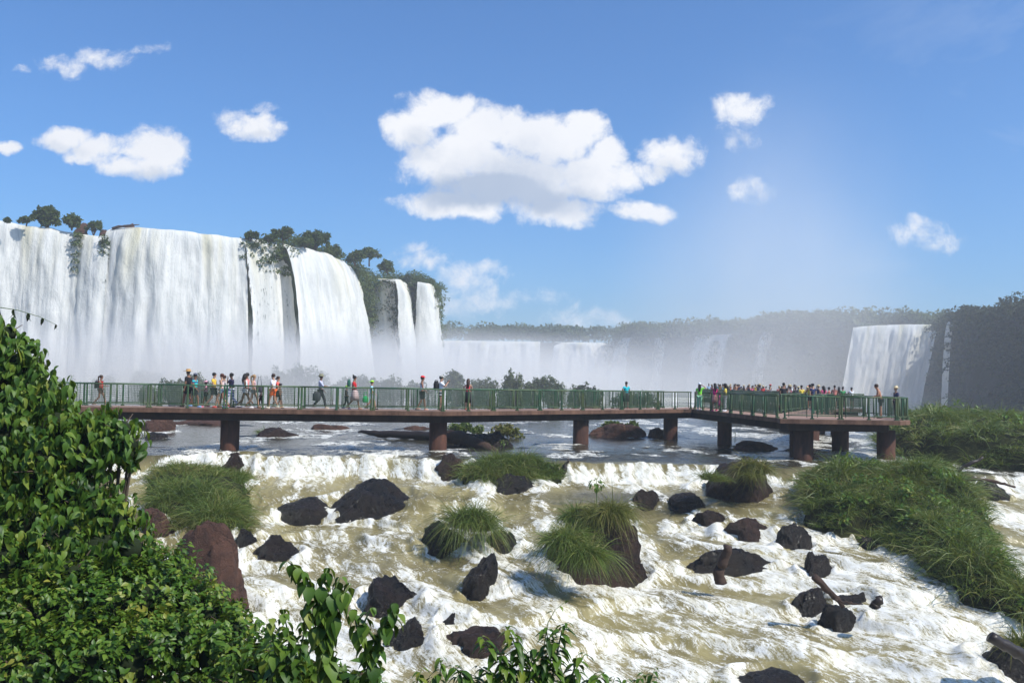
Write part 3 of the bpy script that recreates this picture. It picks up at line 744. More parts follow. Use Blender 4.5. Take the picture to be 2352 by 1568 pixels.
def build_water():
    X, D, Z, fo, lo, F = river_grid(-17, 27, 17, 46, .06, .06)
    o = obj('river', mesh_np('river', np.stack([X, D, Z], -1), F, attrs={'foam': fo, 'broken': lo}), M['water'])
    tag(o, kind='structure')
    X, D, Z, fo, lo, F = river_grid(-60, 60, 45.9, 128, .28, .16)
    Z = Z - .02 * sstep(46.5, 46, D)
    Z = Z - 16 * sstep(0, 14, X - 33 - (D - 60) * .16)
    o = obj('river_upstream', mesh_np('river_upstream', np.stack([X, D, Z], -1), F, attrs={'foam': fo, 'broken': lo}), M['water']); tag(o, kind='structure')
    # sides of the near rapids, out of frame, and the gorge floor reaching the horizon
    for x0, x1, nm in ((-60, -17, 'river_side'), (27, 60, 'river_side')):
        X, D, Z, fo, lo, F = river_grid(x0, x1, 12, 46, .5, .5)
        if x0 > 0: Z = Z - 7 * sstep(32, 50, X)
        o = obj(nm, mesh_np('river_side', np.stack([X, D, Z - .03], -1), F, attrs={'foam': fo, 'broken': lo}), M['water']); tag(o, kind='structure')
    mb = MB(); mb.add([(-2500, -800, -26), (2500, -800, -26), (2500, 4000, -26), (-2500, 4000, -26)], [(0, 1, 2, 3)])
    m, nt = newmat('gorge_floor'); k = NT(nt); pos = k.n('ShaderNodeNewGeometry').outputs['Position']
    finish(k, principled(k, k.mix(k.noise(pos, .05, 5), (0.10, 0.11, 0.09), (0.35, 0.36, 0.34)), .6).outputs[0])
    o = obj('gorge_floor', mb.mesh('gorge_floor'), m); tag(o, kind='structure')
    X, D = np.meshgrid(np.linspace(-140, 140, 141), np.linspace(127, 420, 140)); X = X.ravel(); D = D.ravel()
    Z = -1.9 + .5 * fbm(pts(X * .05, D * .05), 3, 3) - 16 * sstep(0, 14, X - 33 - (D - 60) * .16) - 0 * D
    ii = np.arange(139 * 141).reshape(139, 141)[:, :-1].ravel(); F = np.stack([ii, ii + 1, ii + 142, ii + 141], -1)
    fo = np.clip(.5 + .5 * fbm(pts(X * .08, D * .2), 4, 6), 0, 1)
    o = obj('plunge_pool', mesh_np('plunge_pool', np.stack([X, D, Z], -1), F, attrs={'foam': fo, 'broken': fo}), M['water']); tag(o, kind='structure')

# bank the photographer stands on, falling away under the bushes
def build_bank():
    X, D = np.meshgrid(np.linspace(-40, 22, 125), np.linspace(-12, 34, 93)); X = X.ravel(); D = D.ravel()
    Z = -.25 - .46 * np.maximum(D, 0) + 1.2 * sstep(-2.5, -6, X) * sstep(16, 6, D) + .25 * fbm(pts(X * .7, D * .7), 4, 9) - 5 * sstep(3, 12, X + D * .3 - 3)
    Z = Z + 2.4 * sstep(-7, -11, X) * sstep(34, 26, D)
    ii = np.arange(92 * 125).reshape(92, 125)[:, :-1].ravel(); F = np.stack([ii, ii + 1, ii + 126, ii + 125], -1)
    m, nt = newmat('soil'); k = NT(nt); pos = k.n('ShaderNodeNewGeometry').outputs['Position']; n = k.noise(pos, 3, 6, .7)
    finish(k, principled(k, k.mix(n, (0.02, 0.022, 0.010), (0.09, 0.055, 0.035)), .95, k.bump(n, .8, .2), .2).outputs[0])
    o = obj('bank', mesh_np('bank', np.stack([X, D, Z], -1), F), m); tag(o, kind='structure')

# ================================================================== walkways
def off(line, dist):
    L = [Vector((p[0], p[1])) for p in line]; out = []
    for i, p in enumerate(L):
        ts = []
        if i > 0: ts.append((p - L[i - 1]).normalized())
        if i < len(L) - 1: ts.append((L[i + 1] - p).normalized())
        n = Vector((0, 0))
        for t in ts: n += Vector((-t.y, t.x))
        n.normalize(); c = max(.5, n.dot(Vector((-ts[0].y, ts[0].x))))
        out.append(tuple(p + n * dist / c))
    return out
def deck_poly(root, poly, inner, name='deck', top=0.0, thick=.22, gd=.36):
    o = obj('deck_slab', MB().prism(poly, top - thick, top - .012).mesh('deck_slab'), M['slab'], root)
    obj('deck_surface', MB().prism(inset(poly, .03), top - .012, top).mesh('deck_surface'), M['deck'], root)
    if inner: obj('girder', MB().prism(inner, top - thick - gd, top - thick).mesh('girder'), M['girder'], root)
def inset(poly, d):
    n = len(poly); L = [Vector(p[:2]) for p in poly]; A = sum(L[i].x * L[(i + 1) % n].y - L[(i + 1) % n].x * L[i].y for i in range(n)); s = 1 if A > 0 else -1; out = []
    for i in range(n):
        a, b, c = L[i - 1], L[i], L[(i + 1) % n]; t1 = (b - a).normalized(); t2 = (c - b).normalized()
        m = Vector((-(t1.y + t2.y), t1.x + t2.x)) * s; m.normalize(); q = max(.45, m.dot(Vector((-t1.y, t1.x)) * s)); out.append(tuple(b + m * d / q))
    return out
_pan = {}
def panel_meshes(L):
    key = round(L, 1)
    if key in _pan: return _pan[key]
    h = 1.08; L = key
    fr = MB()
    fr.tube([(0, 0, h), (L, 0, h)], .034, 8); fr.tube([(.04, 0, .17), (L - .04, 0, .17)], .024, 6)
    for x in (.26, L / 2 - .26, L / 2 + .26, L - .26): fr.tube([(x, 0, .17), (x, 0, h)], .023, 6)
    for x in (.26, L / 2 - .26, L / 2 + .26, L - .26): fr.box((x, 0, .12), (.03, .03, .07))
    post = MB(); post.tube([(0, 0, 0), (0, 0, h)], .045, 8); post.box((0, 0, .03), (.15, .15, .06)); post.tube([(0, -.09, .02), (0, -.02, .3)], .02, 5)
    w = MB()
    for a, b in ((.26, L / 2 - .26),):
        n = int((b - a) / .065)
        for i in range(1, n): w.box((a + (b - a) * i / n, 0, (h + .17) / 2 - .01), (.012, .012, h - .21))
        for i in range(8): w.box(((a + b) / 2, .006, .25 + i * .103), (b - a, .010, .012))
    _pan[key] = (fr.mesh('rail_frame', True), post.mesh('post'), w.mesh('wire_mesh')); return _pan[key]
def railing(root, line, L0=3.3, z=0.0, closed_end=True):
    for i in range(len(line) - 1):
        a = Vector((*line[i], z)); b = Vector((*line[i + 1], z)); tot = (b - a).length; n = max(1, round(tot / L0)); L = tot / n
        fm, pm, wm = panel_meshes(L); ang = math.atan2(b.y - a.y, b.x - a.x)
        for k in range(n):
            o = obj('railing_panel', fm, M['rail'], root, a.lerp(b, k / n)); o.rotation_euler = (0, 0, ang); o.scale = (L / round(L, 1), 1, 1)
            obj('wire_mesh', wm, M['wire'], o); obj('wire_mesh', wm, M['wire'], o, (round(L, 1) / 2, 0, 0))
            for x in (.06, round(L, 1) / 2, round(L, 1) - .06): obj('post', pm, M['rail'], o, (x, 0, 0))
def pier(root, x, y, r=.45, zt=-.55, zb=-4.5, cap=True):
    mb = MB(); mb.lathe([(r * 1.0, zb), (r, zt)], 28, (x, y, 0)); 
    obj('pier', mb.mesh('pier', True), M['pier'], root)

A0, A1, B1 = (-34.0, 40.2), (-3.3, 45.0), (11.5, 58.0)
W1 = thing('footbridge', 'long concrete footbridge on round piers with green railings crossing the rapids from the left', 'footbridge', (0, 0, 0))
backA = off([A0, A1, B1], 2.4)
deck_poly(W1, [A0, A1, B1, (11.51, 60.6), (12.1, 63.0), backA[2], backA[1], backA[0]], off([A0, A1, B1], .32) + [(11.49, 58.15), (11.49, 60.2)] + [tuple(p) for p in off([A0, A1, B1], 2.1)][:2][::-1])
railing(W1, off([A0, A1], .10)); railing(W1, off([A1, B1], .10)); railing(W1, off([A0, A1], 2.3)); railing(W1, off([A1, B1, ], 2.3))
for x, d in ((528, 44.6), (1006, 46.3), (1334, 52.8), (1540, 58.4), (70, 43.0)): pier(W1, P(x, 1000, d).x, d)
W2 = thing('viewing_platform', 'brown concrete viewing platform with rounded right end and green railings on thick piers', 'viewing platform', (0, 0, 0))
CL = [(11.55, 58.02), (13.02, 43.9)]
PF = [(12.75, 43.35), (18.6, 43.75), (19.45, 44.6), (19.85, 45.9), (20.15, 48.5), (19.6, 50.6), (18.0, 52.0), (15.3, 52.2)]
deck_poly(W2, PF + [(14.35, 63.2), (12.11, 63.0), (11.515, 60.6), (11.515, 58.0), (12.95, 44.6)], [(13.3, 43.9), (18.2, 44.2), (19.0, 46), (19.1, 50), (17.6, 51.4), (14.9, 51.4), (14.0, 62.8), (12.4, 62.6), (11.53, 60.4), (11.53, 58.1), (13.2, 45.5)])
railing(W2, [(11.65, 58.05), (12.95, 44.4)]); railing(W2, [(14.28, 63.0), (15.18, 52.1)][::-1])
railing(W2, [(12.95, 43.5), (18.5, 43.88)], 2.75); railing(W2, [(18.5, 43.88), (19.35, 44.7), (19.72, 45.95), (20.0, 48.5), (19.5, 50.5), (17.9, 51.85), (17.3, 51.85)], 2.6)
for x, y, r in ((14.25, 44.6, .47), (14.85, 47.2, .47), (18.72, 45.7, .44), (12.75, 54.6, .42), (18.2, 50.6, .45)): pier(W2, x, y, r, zb=-5)
W3 = thing('far_walkway', 'far stretch of railed walkway crowded with visitors behind the viewing platform', 'walkway', (0, 0, 0))
F3 = [(22.2, 67.0), (25.9, 67.0), (27.6, 116), (24.0, 116)]
deck_poly(W3, F3, inset(F3, .35)); deck_poly(W3, [(15.32, 52.22), (17.3, 52.22), (24.0, 66.98), (22.22, 66.98)], None)
railing(W3, [(22.25, 67.4), (24.05, 115.8)], 4.8); railing(W3, [(25.85, 67.1), (27.5, 115.8)], 4.8); railing(W3, [(24.1, 67.1), (25.85, 67.1)]); railing(W3, [(17.25, 52.3), (23.95, 67.0)], 4.1); railing(W3, [(15.4, 52.3), (22.2, 66.9)], 4.1)
for x, y in ((24.0, 71.5), (25.5, 71.5), (25.2, 84), (25.8, 98), (26.3, 111), (29.0, 73.5), (19.5, 59.5)):
    if x < 28: pier(W3, x, y, .52, zt=-.22)

# ================================================================== people
def skin_mesh(name, nodes, edges, sub=2, root=0):
    """one continuous limb-like surface grown round a stick figure; nodes = (x, y, z, rx, ry)"""
    me = bpy.data.meshes.new(name + '_sticks'); me.from_pydata([n[:3] for n in nodes], edges, []); me.update()
    o = bpy.data.objects.new('sticks', me); C.objects.link(o)
    sk = o.modifiers.new('Skin', 'SKIN'); sk.use_smooth_shade = True
    for i, n in enumerate(nodes):
        d = me.skin_vertices[0].data[i]; d.radius = (n[3], n[4] if len(n) > 4 else n[3]); d.use_root = (i == root)
    ss = o.modifiers.new('Sub', 'SUBSURF'); ss.levels = sub; ss.render_levels = sub
    dg = bpy.context.evaluated_depsgraph_get(); dg.update()
    r = bpy.data.meshes.new_from_object(o.evaluated_get(dg)); r.name = name
    r.polygons.foreach_set('use_smooth', [True] * len(r.polygons)); r.materials.clear()
    bpy.data.objects.remove(o); bpy.data.meshes.remove(me); return r

SK = (0.42, 0.24, 0.16); SK2 = (0.24, 0.12, 0.075); SK3 = (0.10, 0.05, 0.03)
HAIRC = {'black': (0.012, 0.009, 0.008), 'brown': (0.05, 0.025, 0.014), 'blond': (0.36, 0.22, 0.10), 'red': (0.08, 0.022, 0.012)}
_pm = {}
def joints(pose, arms, lean=0.0, slim=1.0):
    """stick figure 1.75 m tall facing +y; x = left/right"""
    st = {'walk': .30, 'walk2': .20, 'stand': .04, 'lean': .12}[pose]
    J = {}
    J['pelvis'] = (0, 0, .93); J['belly'] = (0, .005, 1.08); J['chest'] = (0, .0, 1.27); J['neck'] = (0, -.015, 1.45)
    J['hipL'] = (-.085, 0, .90); J['hipR'] = (.085, 0, .90)
    J['kneeL'] = (-.095, st * .62, .49); J['ankL'] = (-.10, st * .85, .085); J['kneeR'] = (.095, -st * .18, .48); J['ankR'] = (.10, -st * 1.15, .10 + st * .22)
    J['shL'] = (-.175 * slim, -.01, 1.40); J['shR'] = (.175 * slim, -.01, 1.40)
    A = {'swing': (((-.24, -.10, 1.13), (-.23, .02, .90)), ((.24, .05, 1.13), (.22, .22, .95))),
         'down': (((-.23, -.02, 1.12), (-.23, .03, .86)), ((.23, -.02, 1.12), (.23, .03, .86))),
         'rail': (((-.25, .08, 1.15), (-.20, .30, 1.08)), ((.25, .08, 1.15), (.20, .30, 1.08))),
         'photo': (((-.21, .20, 1.20), (-.05, .34, 1.42)), ((.21, .20, 1.20), (.05, .34, 1.42))),
         'phone': (((-.22, .05, 1.14), (-.16, .24, 1.12)), ((.22, .02, 1.13), (.10, .26, 1.12))),
         'chin': (((-.20, .16, 1.20), (-.06, .17, 1.46)), ((.23, -.02, 1.12), (.23, .03, .86))),
         'salute': (((-.23, -.02, 1.12), (-.23, .03, .86)), ((.40, .02, 1.44), (.16, .08, 1.62))),
         'reach': (((-.23, -.05, 1.13), (-.20, .12, .92)), ((.22, .16, 1.16), (.16, .42, 1.12))),
         'hip': (((-.33, -.08, 1.16), (-.17, .06, 1.02)), ((.23, .0, 1.12), (.22, .16, .94)))}[arms]
    (J['elL'], J['wrL']), (J['elR'], J['wrR']) = A
    J['jaw'] = (0, .03, 1.555); J['face'] = (0, .025, 1.63); J['crown'] = (0, .005, 1.70); J['nose'] = (0, .118, 1.615)
    if lean:
        for k in J:
            x, y, z = J[k]
            if z > .95: J[k] = (x, y + (z - .95) * math.sin(lean), .95 + (z - .95) * math.cos(lean))
    return J
def body_mesh(pose, arms, lean=0, fat=1.0, slim=1.0, hands=True):
    J = joints(pose, arms, lean, slim); N = []; E = []; ix = {}
    def nd(k, r, ry=None, p=None): ix[k] = len(N); q = p or J[k]; N.append((*q, r, ry or r)); return ix[k]
    def ed(a, b): E.append((ix[a], ix[b]))
    nd('pelvis', .125 * fat, .10 * fat); nd('belly', .115 * fat, .095 * fat); nd('chest', .135 * slim, .105); nd('neck', .058)
    nd('jaw', .066, .072); nd('face', .078, .092); nd('crown', .062, .075); nd('nose', .014)
    for a, b in (('pelvis', 'belly'), ('belly', 'chest'), ('chest', 'neck'), ('neck', 'jaw'), ('jaw', 'face'), ('face', 'crown'), ('face', 'nose')): ed(a, b)
    for s in 'LR':
        nd('hip' + s, .088 * fat); nd('knee' + s, .056 * (fat + 1) / 2); nd('ank' + s, .038)
        f = J['ank' + s]; nd('toe' + s, .034, .024, (f[0], f[1] + .15, f[2] - .045))
        nd('sh' + s, .058); nd('el' + s, .042); nd('wr' + s, .027)
        for a, b in (('pelvis', 'hip' + s), ('hip' + s, 'knee' + s), ('knee' + s, 'ank' + s), ('ank' + s, 'toe' + s), ('chest', 'sh' + s), ('sh' + s, 'el' + s), ('el' + s, 'wr' + s)): ed(a, b)
        if hands:
            e, w = Vector(J['el' + s]), Vector(J['wr' + s]); t = (w - e).normalized(); sd = t.cross(Vector((0, 1, 0)) if abs(t.y) < .8 else Vector((0, 0, 1))).normalized(); up = sd.cross(t)
            pm = w + t * .075; nd('palm' + s, .030, .016, tuple(pm)); ed('wr' + s, 'palm' + s)
            for q in range(4):
                L = (.068, .078, .072, .056)[q]; b0 = pm + sd * (.027 - .018 * q) + t * .022; b1 = b0 + t * L * .55 + up * .012; b2 = b1 + t * L * .35 + up * .025
                nd(f'f{q}a' + s, .0085, None, tuple(b0)); nd(f'f{q}b' + s, .0080, None, tuple(b1)); nd(f'f{q}c' + s, .0065, None, tuple(b2)); ed('palm' + s, f'f{q}a' + s); ed(f'f{q}a' + s, f'f{q}b' + s); ed(f'f{q}b' + s, f'f{q}c' + s)
            th = w + t * .035 + sd * .035; nd('tha' + s, .011, None, tuple(th)); nd('thb' + s, .009, None, tuple(th + t * .04 + sd * .022 + up * .012)); ed('wr' + s, 'tha' + s); ed('tha' + s, 'thb' + s)
    return skin_mesh('body', N, E, 1)
def lerp3(a, b, t): return tuple(a[i] * (1 - t) + b[i] * t for i in range(3))
def shirt_mesh(pose, arms, lean, fat, slim, sleeve):
    J = joints(pose, arms, lean, slim); N = []; E = []
    N = [(*J['chest'], .152 * slim, .122), (*J['belly'], .132 * fat, .112 * fat), (*lerp3(J['belly'], J['pelvis'], .8), .138 * fat, .115 * fat), (*lerp3(J['chest'], J['neck'], .72), .085, .075)]
    E = [(0, 1), (1, 2), (0, 3)]
    if sleeve >= 0:
        for s in 'LR':
            i = len(N); N.append((*J['sh' + s], .072, .072)); E.append((0, i))
            if sleeve > 0: N.append((*lerp3(J['sh' + s], J['el' + s], min(1, sleeve)), .060, .060)); E.append((i, i + 1))
            if sleeve > 1: N.append((*lerp3(J['el' + s], J['wr' + s], sleeve - 1), .048, .048)); E.append((i + 1, i + 2))
    return skin_mesh('shirt', N, E, 2)
def legs_mesh(pose, arms, lean, fat, length):
    J = joints(pose, arms, lean); N = [(*lerp3(J['pelvis'], J['belly'], .25), .132 * fat, .112 * fat)]; E = []
    for s in 'LR':
        i = len(N); N.append((*J['hip' + s], .102 * fat, .102 * fat)); E.append((0, i))
        q = lerp3(J['hip' + s], J['knee' + s], min(1, length)); N.append((*q, .086 if length < 1 else .074, .086 if length < 1 else .074)); E.append((i, i + 1))
        if length > 1: N.append((*lerp3(J['knee' + s], J['ank' + s], length - 1), .062, .066)); E.append((i + 1, i + 2))
    return skin_mesh('trousers', N, E, 2)
def skirt_mesh(length, fat, pose):
    st = {'walk': .12, 'walk2': .08, 'stand': .0, 'lean': .0}[pose]
    return MB().lathe([(.135 * fat, 1.02), (.165 * fat, .90), (.18 * fat, .75), (.19 * fat + st * .5, .92 - length), (.17 * fat + st * .5, .92 - length + .01)], 18, (0, st * .3, 0), 1, .85).mesh('skirt', True)
def shoes_mesh(pose, arms):
    J = joints(pose, arms); mb = MB()
    for s in 'LR':
        x, y, z = J['ank' + s]; rise = z - .085
        mb.lathe([(.045, -.082), (.052, -.06), (.046, -.02), (.03, .01)], 10, (x, y + .055, z), 1, 2.5)
    return mb.mesh('shoes', True)
def hair_mesh(kind, lean):
    H = Vector(joints('stand', 'down', lean)['face']); mb = MB()
    mb.lathe([(.055, -.055), (.092, -.02), (.102, .03), (.092, .075), (.062, .108), (.02, .122)], 14, (H.x, H.y - .022, H.z), .86, 1.05)
    if kind == 'bun': mb.lathe([(.01, -.045), (.04, -.02), (.045, .01), (.02, .04)], 10, (0, H.y - .09, H.z + .13))
    if kind == 'lowbun': mb.lathe([(.01, -.045), (.045, -.02), (.05, .01), (.02, .04)], 10, (0, H.y - .135, H.z - .04))
    if kind == 'pony': mb.tube([H + Vector((0, -.10, .05)), H + Vector((0, -.17, .02)), H + Vector((0, -.17, -.16)), H + Vector((0, -.15, -.32))], [.03, .042, .035, .01], 9)
    if kind == 'long': mb.tube([H + Vector((0, -.045, .04)), H + Vector((0, -.075, -.08)), H + Vector((0, -.11, -.24)), H + Vector((0, -.12, -.42))], [.095, .105, .095, .045], 12)
    return mb.mesh('hair', True)
def hat_mesh(kind, lean):
    H = Vector(joints('stand', 'down', lean)['face']); mb = MB(); c = (H.x, H.y - .012, H.z)
    if kind in ('cap', 'backcap'):
        mb.lathe([(.104, .045), (.106, .075), (.092, .11), (.05, .138), (.01, .145)], 16, c, .9, 1.06)
        y = .10 if kind == 'cap' else -.13; mb.lathe([(.075, .045), (.078, .055), (.02, .068)], 14, (c[0], c[1] + y, c[2]), 1, 1.1)
    elif kind == 'bucket': mb.lathe([(.175, .01), (.165, .03), (.11, .065), (.104, .12), (.075, .14), (.01, .145)], 18, c)
    else: mb.lathe([(.225, .035), (.225, .045), (.112, .06), (.106, .12), (.085, .155), (.01, .15)], 20, c)
    return mb.mesh('hat', True)
def cached(f, *a):
    k = (f.__name__,) + a
    if k not in _pm: _pm[k] = f(*a)
    return _pm[k]
def wear(name, me, col, root, stripes=None, rough=.8):
    o = bpy.data.objects.new(name, me); C.objects.link(o); o.parent = root
    if not me.materials: me.materials.append(plain('cloth_base', (.3, .3, .3)))
    o.material_slots[0].link = 'OBJECT'; o.material_slots[0].material = striped(col, stripes) if stripes else plain('cloth' if name not in ('body', 'hair') else name, col, rough)
    return o
def striped(a, b, sc=26):
    key = ('st', a, b)
    if key in _plain: return _plain[key]
    m, nt = newmat('striped_cloth'); k = NT(nt); co = k.n('ShaderNodeTexCoord').outputs['Object']
    z = k.n('ShaderNodeSeparateXYZ'); k.link(co, z.inputs[0]); s = k.math('SINE', k.math('MULTIPLY', z.outputs[2], 45.0))
    finish(k, principled(k, k.mix(k.maprange(s, -.15, .15), a, b), .85, spec=.25).outputs[0]); _plain[key] = m; return m
def person(label, x, y, z=0.0, ang=0.0, h=1.72, pose='walk', arms='swing', top=(.5, .5, .5), sleeve=.6, bottom='shorts', bcol=(.05, .05, .06), hair='short', hc='black', hat=None, hatc=(.5, .4, .25), skin=SK, fat=1.0, slim=1.0, lean=0.0, shoe=(.3, .3, .3), stripes=None, bstripes=None, hands=True, group=None, hl=None):
    """ang: 0 faces +x (right), 90 faces away, 180 faces left, 270 faces the camera"""
    t = thing('person', label, 'person', (x, y, z), math.radians(ang - 90), group); s = h / 1.77; t.scale = (s, s, s)
    wear('body', cached(body_mesh, pose, arms, lean, fat, slim, hands), skin, t, rough=.55)
    if top is not None: wear('shirt', cached(shirt_mesh, pose, arms, lean, fat, slim, sleeve), top, t, stripes)
    if bottom == 'shorts': wear('shorts', cached(legs_mesh, pose, arms, 0, fat, hl or .75), bcol, t, bstripes)
    elif bottom == 'hotpants': wear('shorts', cached(legs_mesh, pose, arms, 0, fat, .42), bcol, t, bstripes)
    elif bottom == 'trousers': wear('trousers', cached(legs_mesh, pose, arms, 0, fat, 1.9), bcol, t, bstripes)
    elif bottom == 'skirt': wear('skirt', cached(skirt_mesh, hl or .38, fat, pose), bcol, t, bstripes)
    wear('shoes', cached(shoes_mesh, pose, arms), shoe, t); wear('hair', cached(hair_mesh, hair, lean), HAIRC[hc], t, rough=.5)
    if hat: wear('hat', cached(hat_mesh, hat, lean), hatc, t)
    return t
def deckpos(x, inn=1.1):
    """point on the footbridge under picture column x, inn metres behind its near edge"""
    best = None
    for a, b in ((A0, A1), (A1, B1)):
        a2, b2 = off([a, b], inn)
        for i in range(400):
            q = i / 399; X = a2[0] * (1 - q) + b2[0] * q; D = a2[1] * (1 - q) + b2[1] * q; e = abs(proj((X, D, .9))[0] - x)
            if best is None or e < best[0]: best = (e, X, D)
    return best[1], best[2]
BLK = (.012, .012, .016); NAVY = (.012, .016, .045); WHT = (.72, .72, .74); DEN = (.30, .38, .50)
def pp(x, inn, label, **k): X, D = deckpos(x, inn); return person(label, X, D, **k)
pp(233, 1.2, 'girl in a red top and brown shorts alone at the left end', ang=5, h=1.50, arms='phone', top=(.62, .02, .02), sleeve=-1, bottom='shorts', bcol=(.10, .05, .03), hair='pony', hc='brown', skin=SK2, shoe=(.3, .2, .15), hl=.5)
pp(433, 1.3, 'big man in a black shirt and straw hat', ang=165, h=1.84, pose='walk2', top=BLK, sleeve=.8, bottom='shorts', bcol=BLK, hat='sun', hatc=(.42, .24, .09), fat=1.25, slim=1.1, skin=SK2, shoe=(.05, .04, .03), arms='down')
pp(447, .9, 'boy in a teal and navy striped shirt and grey cap', ang=-10, h=1.66, pose='walk2', top=(.05, .50, .42), stripes=(.02, .05, .22), bcol=(.02, .02, .03), hat='cap', hatc=(.12, .13, .17), skin=SK2, shoe=(.2, .35, .6))
pp(472, 1.2, 'small child in pink with a pink cap beside the striped boy', ang=200, h=1.30, pose='walk2', arms='phone', top=(.75, .33, .42), bcol=(.02, .02, .03), hl=.5, hat='cap', hatc=(.8, .40, .48), skin=SK3, shoe=(.75, .2, .3))
pp(489, 1.0, 'young man in a yellow t-shirt and dark shorts', ang=0, h=1.72, pose='walk', arms='phone', top=(.75, .50, .05), bcol=(.02, .02, .035), skin=SK, shoe=(.1, .07, .04))
pp(508, .9, 'woman in a white top and pale denim shorts with dark red hair in a bun', ang=175, h=1.68, pose='walk', top=(.78, .60, .58), sleeve=-1, bottom='hotpants', bcol=DEN, hair='lowbun', hc='red', skin=SK, shoe=(.55, .08, .06))
pp(516, 1.7, 'person in red shorts walking just behind the woman in pale denim shorts', ang=175, h=1.60, pose='walk2', top=(.70, .66, .62), bcol=(.50, .015, .03), hc='brown', shoe=(.4, .1, .1))
pp(532, 1.3, 'man in a navy polo and striped trousers with a hand at his chin', ang=180, h=1.72, pose='walk', arms='chin', top=(.018, .016, .05), sleeve=.8, bottom='trousers', bcol=(.65, .65, .75), bstripes=(.15, .18, .40), skin=SK3, shoe=(.1, .15, .4))
pp(561, .9, 'woman with long dark hair in a white vest and white shorts', ang=0, h=1.70, pose='walk', top=(.62, .72, .72), sleeve=-1, bottom='hotpants', bcol=(.70, .72, .76), hair='long', skin=SK3, shoe=(.75, .75, .78), slim=.9)
pp(567, 1.6, 'man in a salmon pink shirt and black shorts behind the long-haired woman in white', ang=180, h=1.74, pose='walk', top=(.78, .28, .26), sleeve=.8, bcol=BLK, skin=SK2, shoe=(.7, .6, .6))
pp(584, 1.0, 'blond woman with a ponytail in a pale pink vest and grey shorts', ang=-5, h=1.66, pose='walk', top=(.70, .42, .42), sleeve=-1, bottom='hotpants', bcol=(.30, .30, .28), hair='pony', hc='blond', skin=SK, shoe=(.2, .12, .08), slim=.9)
pp(601, 1.5, 'small child in black and white half hidden left of the man in orange shorts', ang=180, h=1.10, pose='walk2', top=(.70, .68, .66), bottom='trousers', bcol=BLK, skin=SK2, shoe=WHT)
pp(627, .9, 'man in a white t-shirt and bright orange shorts with a shoulder strap', ang=165, h=1.72, pose='walk2', top=(.74, .70, .74), sleeve=.8, bcol=(.80, .13, .02), hc='brown', skin=SK, shoe=(.8, .75, .6), fat=1.1)
pp(637, 1.6, 'woman in a coral red top walking behind the man in orange shorts', ang=0, h=1.60, pose='walk2', top=(.72, .10, .08), bcol=BLK, hair='lowbun', hc='brown', shoe=(.7, .5, .3))
pp(644, 1.1, 'child in a dark cap and striped black shirt right of the man in orange shorts', ang=15, h=1.24, pose='walk2', arms='down', top=(.02, .02, .02), stripes=(.30, .20, .14), bcol=BLK, hat='cap', hatc=(.03, .03, .04), skin=SK2, shoe=(.1, .1, .1))
pp(735, 1.1, 'man in a camouflage bucket hat and pale checked shirt walking alone', ang=0, h=1.74, pose='walk', arms='reach', top=(.50, .50, .62), stripes=(.40, .42, .56), sleeve=1.2, bottom='trousers', bcol=(.035, .032, .045), hat='bucket', hatc=(.20, .19, .12), skin=SK2, shoe=(.5, .42, .34))
pp(814, .9, 'woman in a red t-shirt and pale pink skirt with a top bun', ang=0, h=1.70, pose='walk', arms='phone', top=(.50, .012, .02), sleeve=.7, bottom='skirt', bcol=(.55, .40, .38), hair='bun', hc='black', skin=SK2, fat=1.22, slim=1.08, shoe=(.35, .2, .14), hl=.46)
pp(794, 1.5, 'small child in dark clothes and a lime cap behind the woman in the red t-shirt', ang=0, h=1.18, pose='walk2', top=BLK, bcol=BLK, bottom='trousers', hat='cap', hatc=(.30, .62, .04), skin=SK2, shoe=(.1, .1, .2))
pp(855, 1.1, 'boy in a pale blue shirt, white shorts and lime cap carrying a green bag', ang=5, h=1.46, pose='walk', top=(.30, .62, .72), sleeve=.7, bcol=(.72, .72, .80), hat='backcap', hatc=(.38, .78, .05), skin=SK, shoe=(.06, .05, .05))
pp(969, 1.0, 'man in a red cap, white vest and black shorts leaning forward as he walks', ang=5, h=1.74, pose='walk2', top=(.66, .66, .74), sleeve=-1, bcol=BLK, hat='cap', hatc=(.75, .02, .03), skin=SK2, shoe=(.5, .3, .25), hl=.85)
pp(1012, .9, 'man in a white t-shirt and camouflage cap holding up a camera', ang=10, h=1.78, pose='stand', arms='photo', top=(.80, .80, .84), sleeve=.8, bcol=(.70, .70, .70), bstripes=(.04, .04, .05), hat='cap', hatc=(.38, .36, .32), skin=SK, shoe=(.12, .07, .05), fat=1.1, hl=.5)
pp(1075, 1.7, 'woman with very long brown hair in a red top standing with her back to us', ang=95, h=1.66, pose='stand', arms='rail', top=(.60, .03, .06), sleeve=-1, bottom='skirt', bcol=BLK, hair='long', hc='brown', skin=SK, shoe=(.4, .1, .08), slim=.9, hl=.5)
pp(1438, 1.5, 'woman in a turquoise top and black skirt with a hand on her hip', ang=110, h=1.68, pose='stand', arms='hip', top=(.01, .48, .55), sleeve=.6, bottom='skirt', bcol=BLK, hair='short', hc='black', skin=SK2, fat=1.1, shoe=(.3, .15, .1), hl=.45)
def cp(x, d, z=0): v = P(x, 900, d); return v.x, d
def pc(x, d, label, **k): X, D = cp(x, d); return person(label, X, D, **k)
pc(1607, 55.5, 'woman in a lime green shirt and white cap with one arm raised', ang=75, h=1.66, pose='stand', arms='salute', top=(.22, .72, .05), bottom='trousers', bcol=(.25, .50, .30), hair='long', hc='black', hat='cap', hatc=(.75, .78, .9), fat=1.1, shoe=(.75, .75, .75))
pc(1642, 54.0, 'woman in a magenta top with long black hair facing the lime shirted woman', ang=100, h=1.68, pose='stand', arms='rail', top=(.72, .02, .22), sleeve=-1, bottom='skirt', bcol=(.62, .25, .22), hair='long', skin=SK2, shoe=(.7, .05, .2))
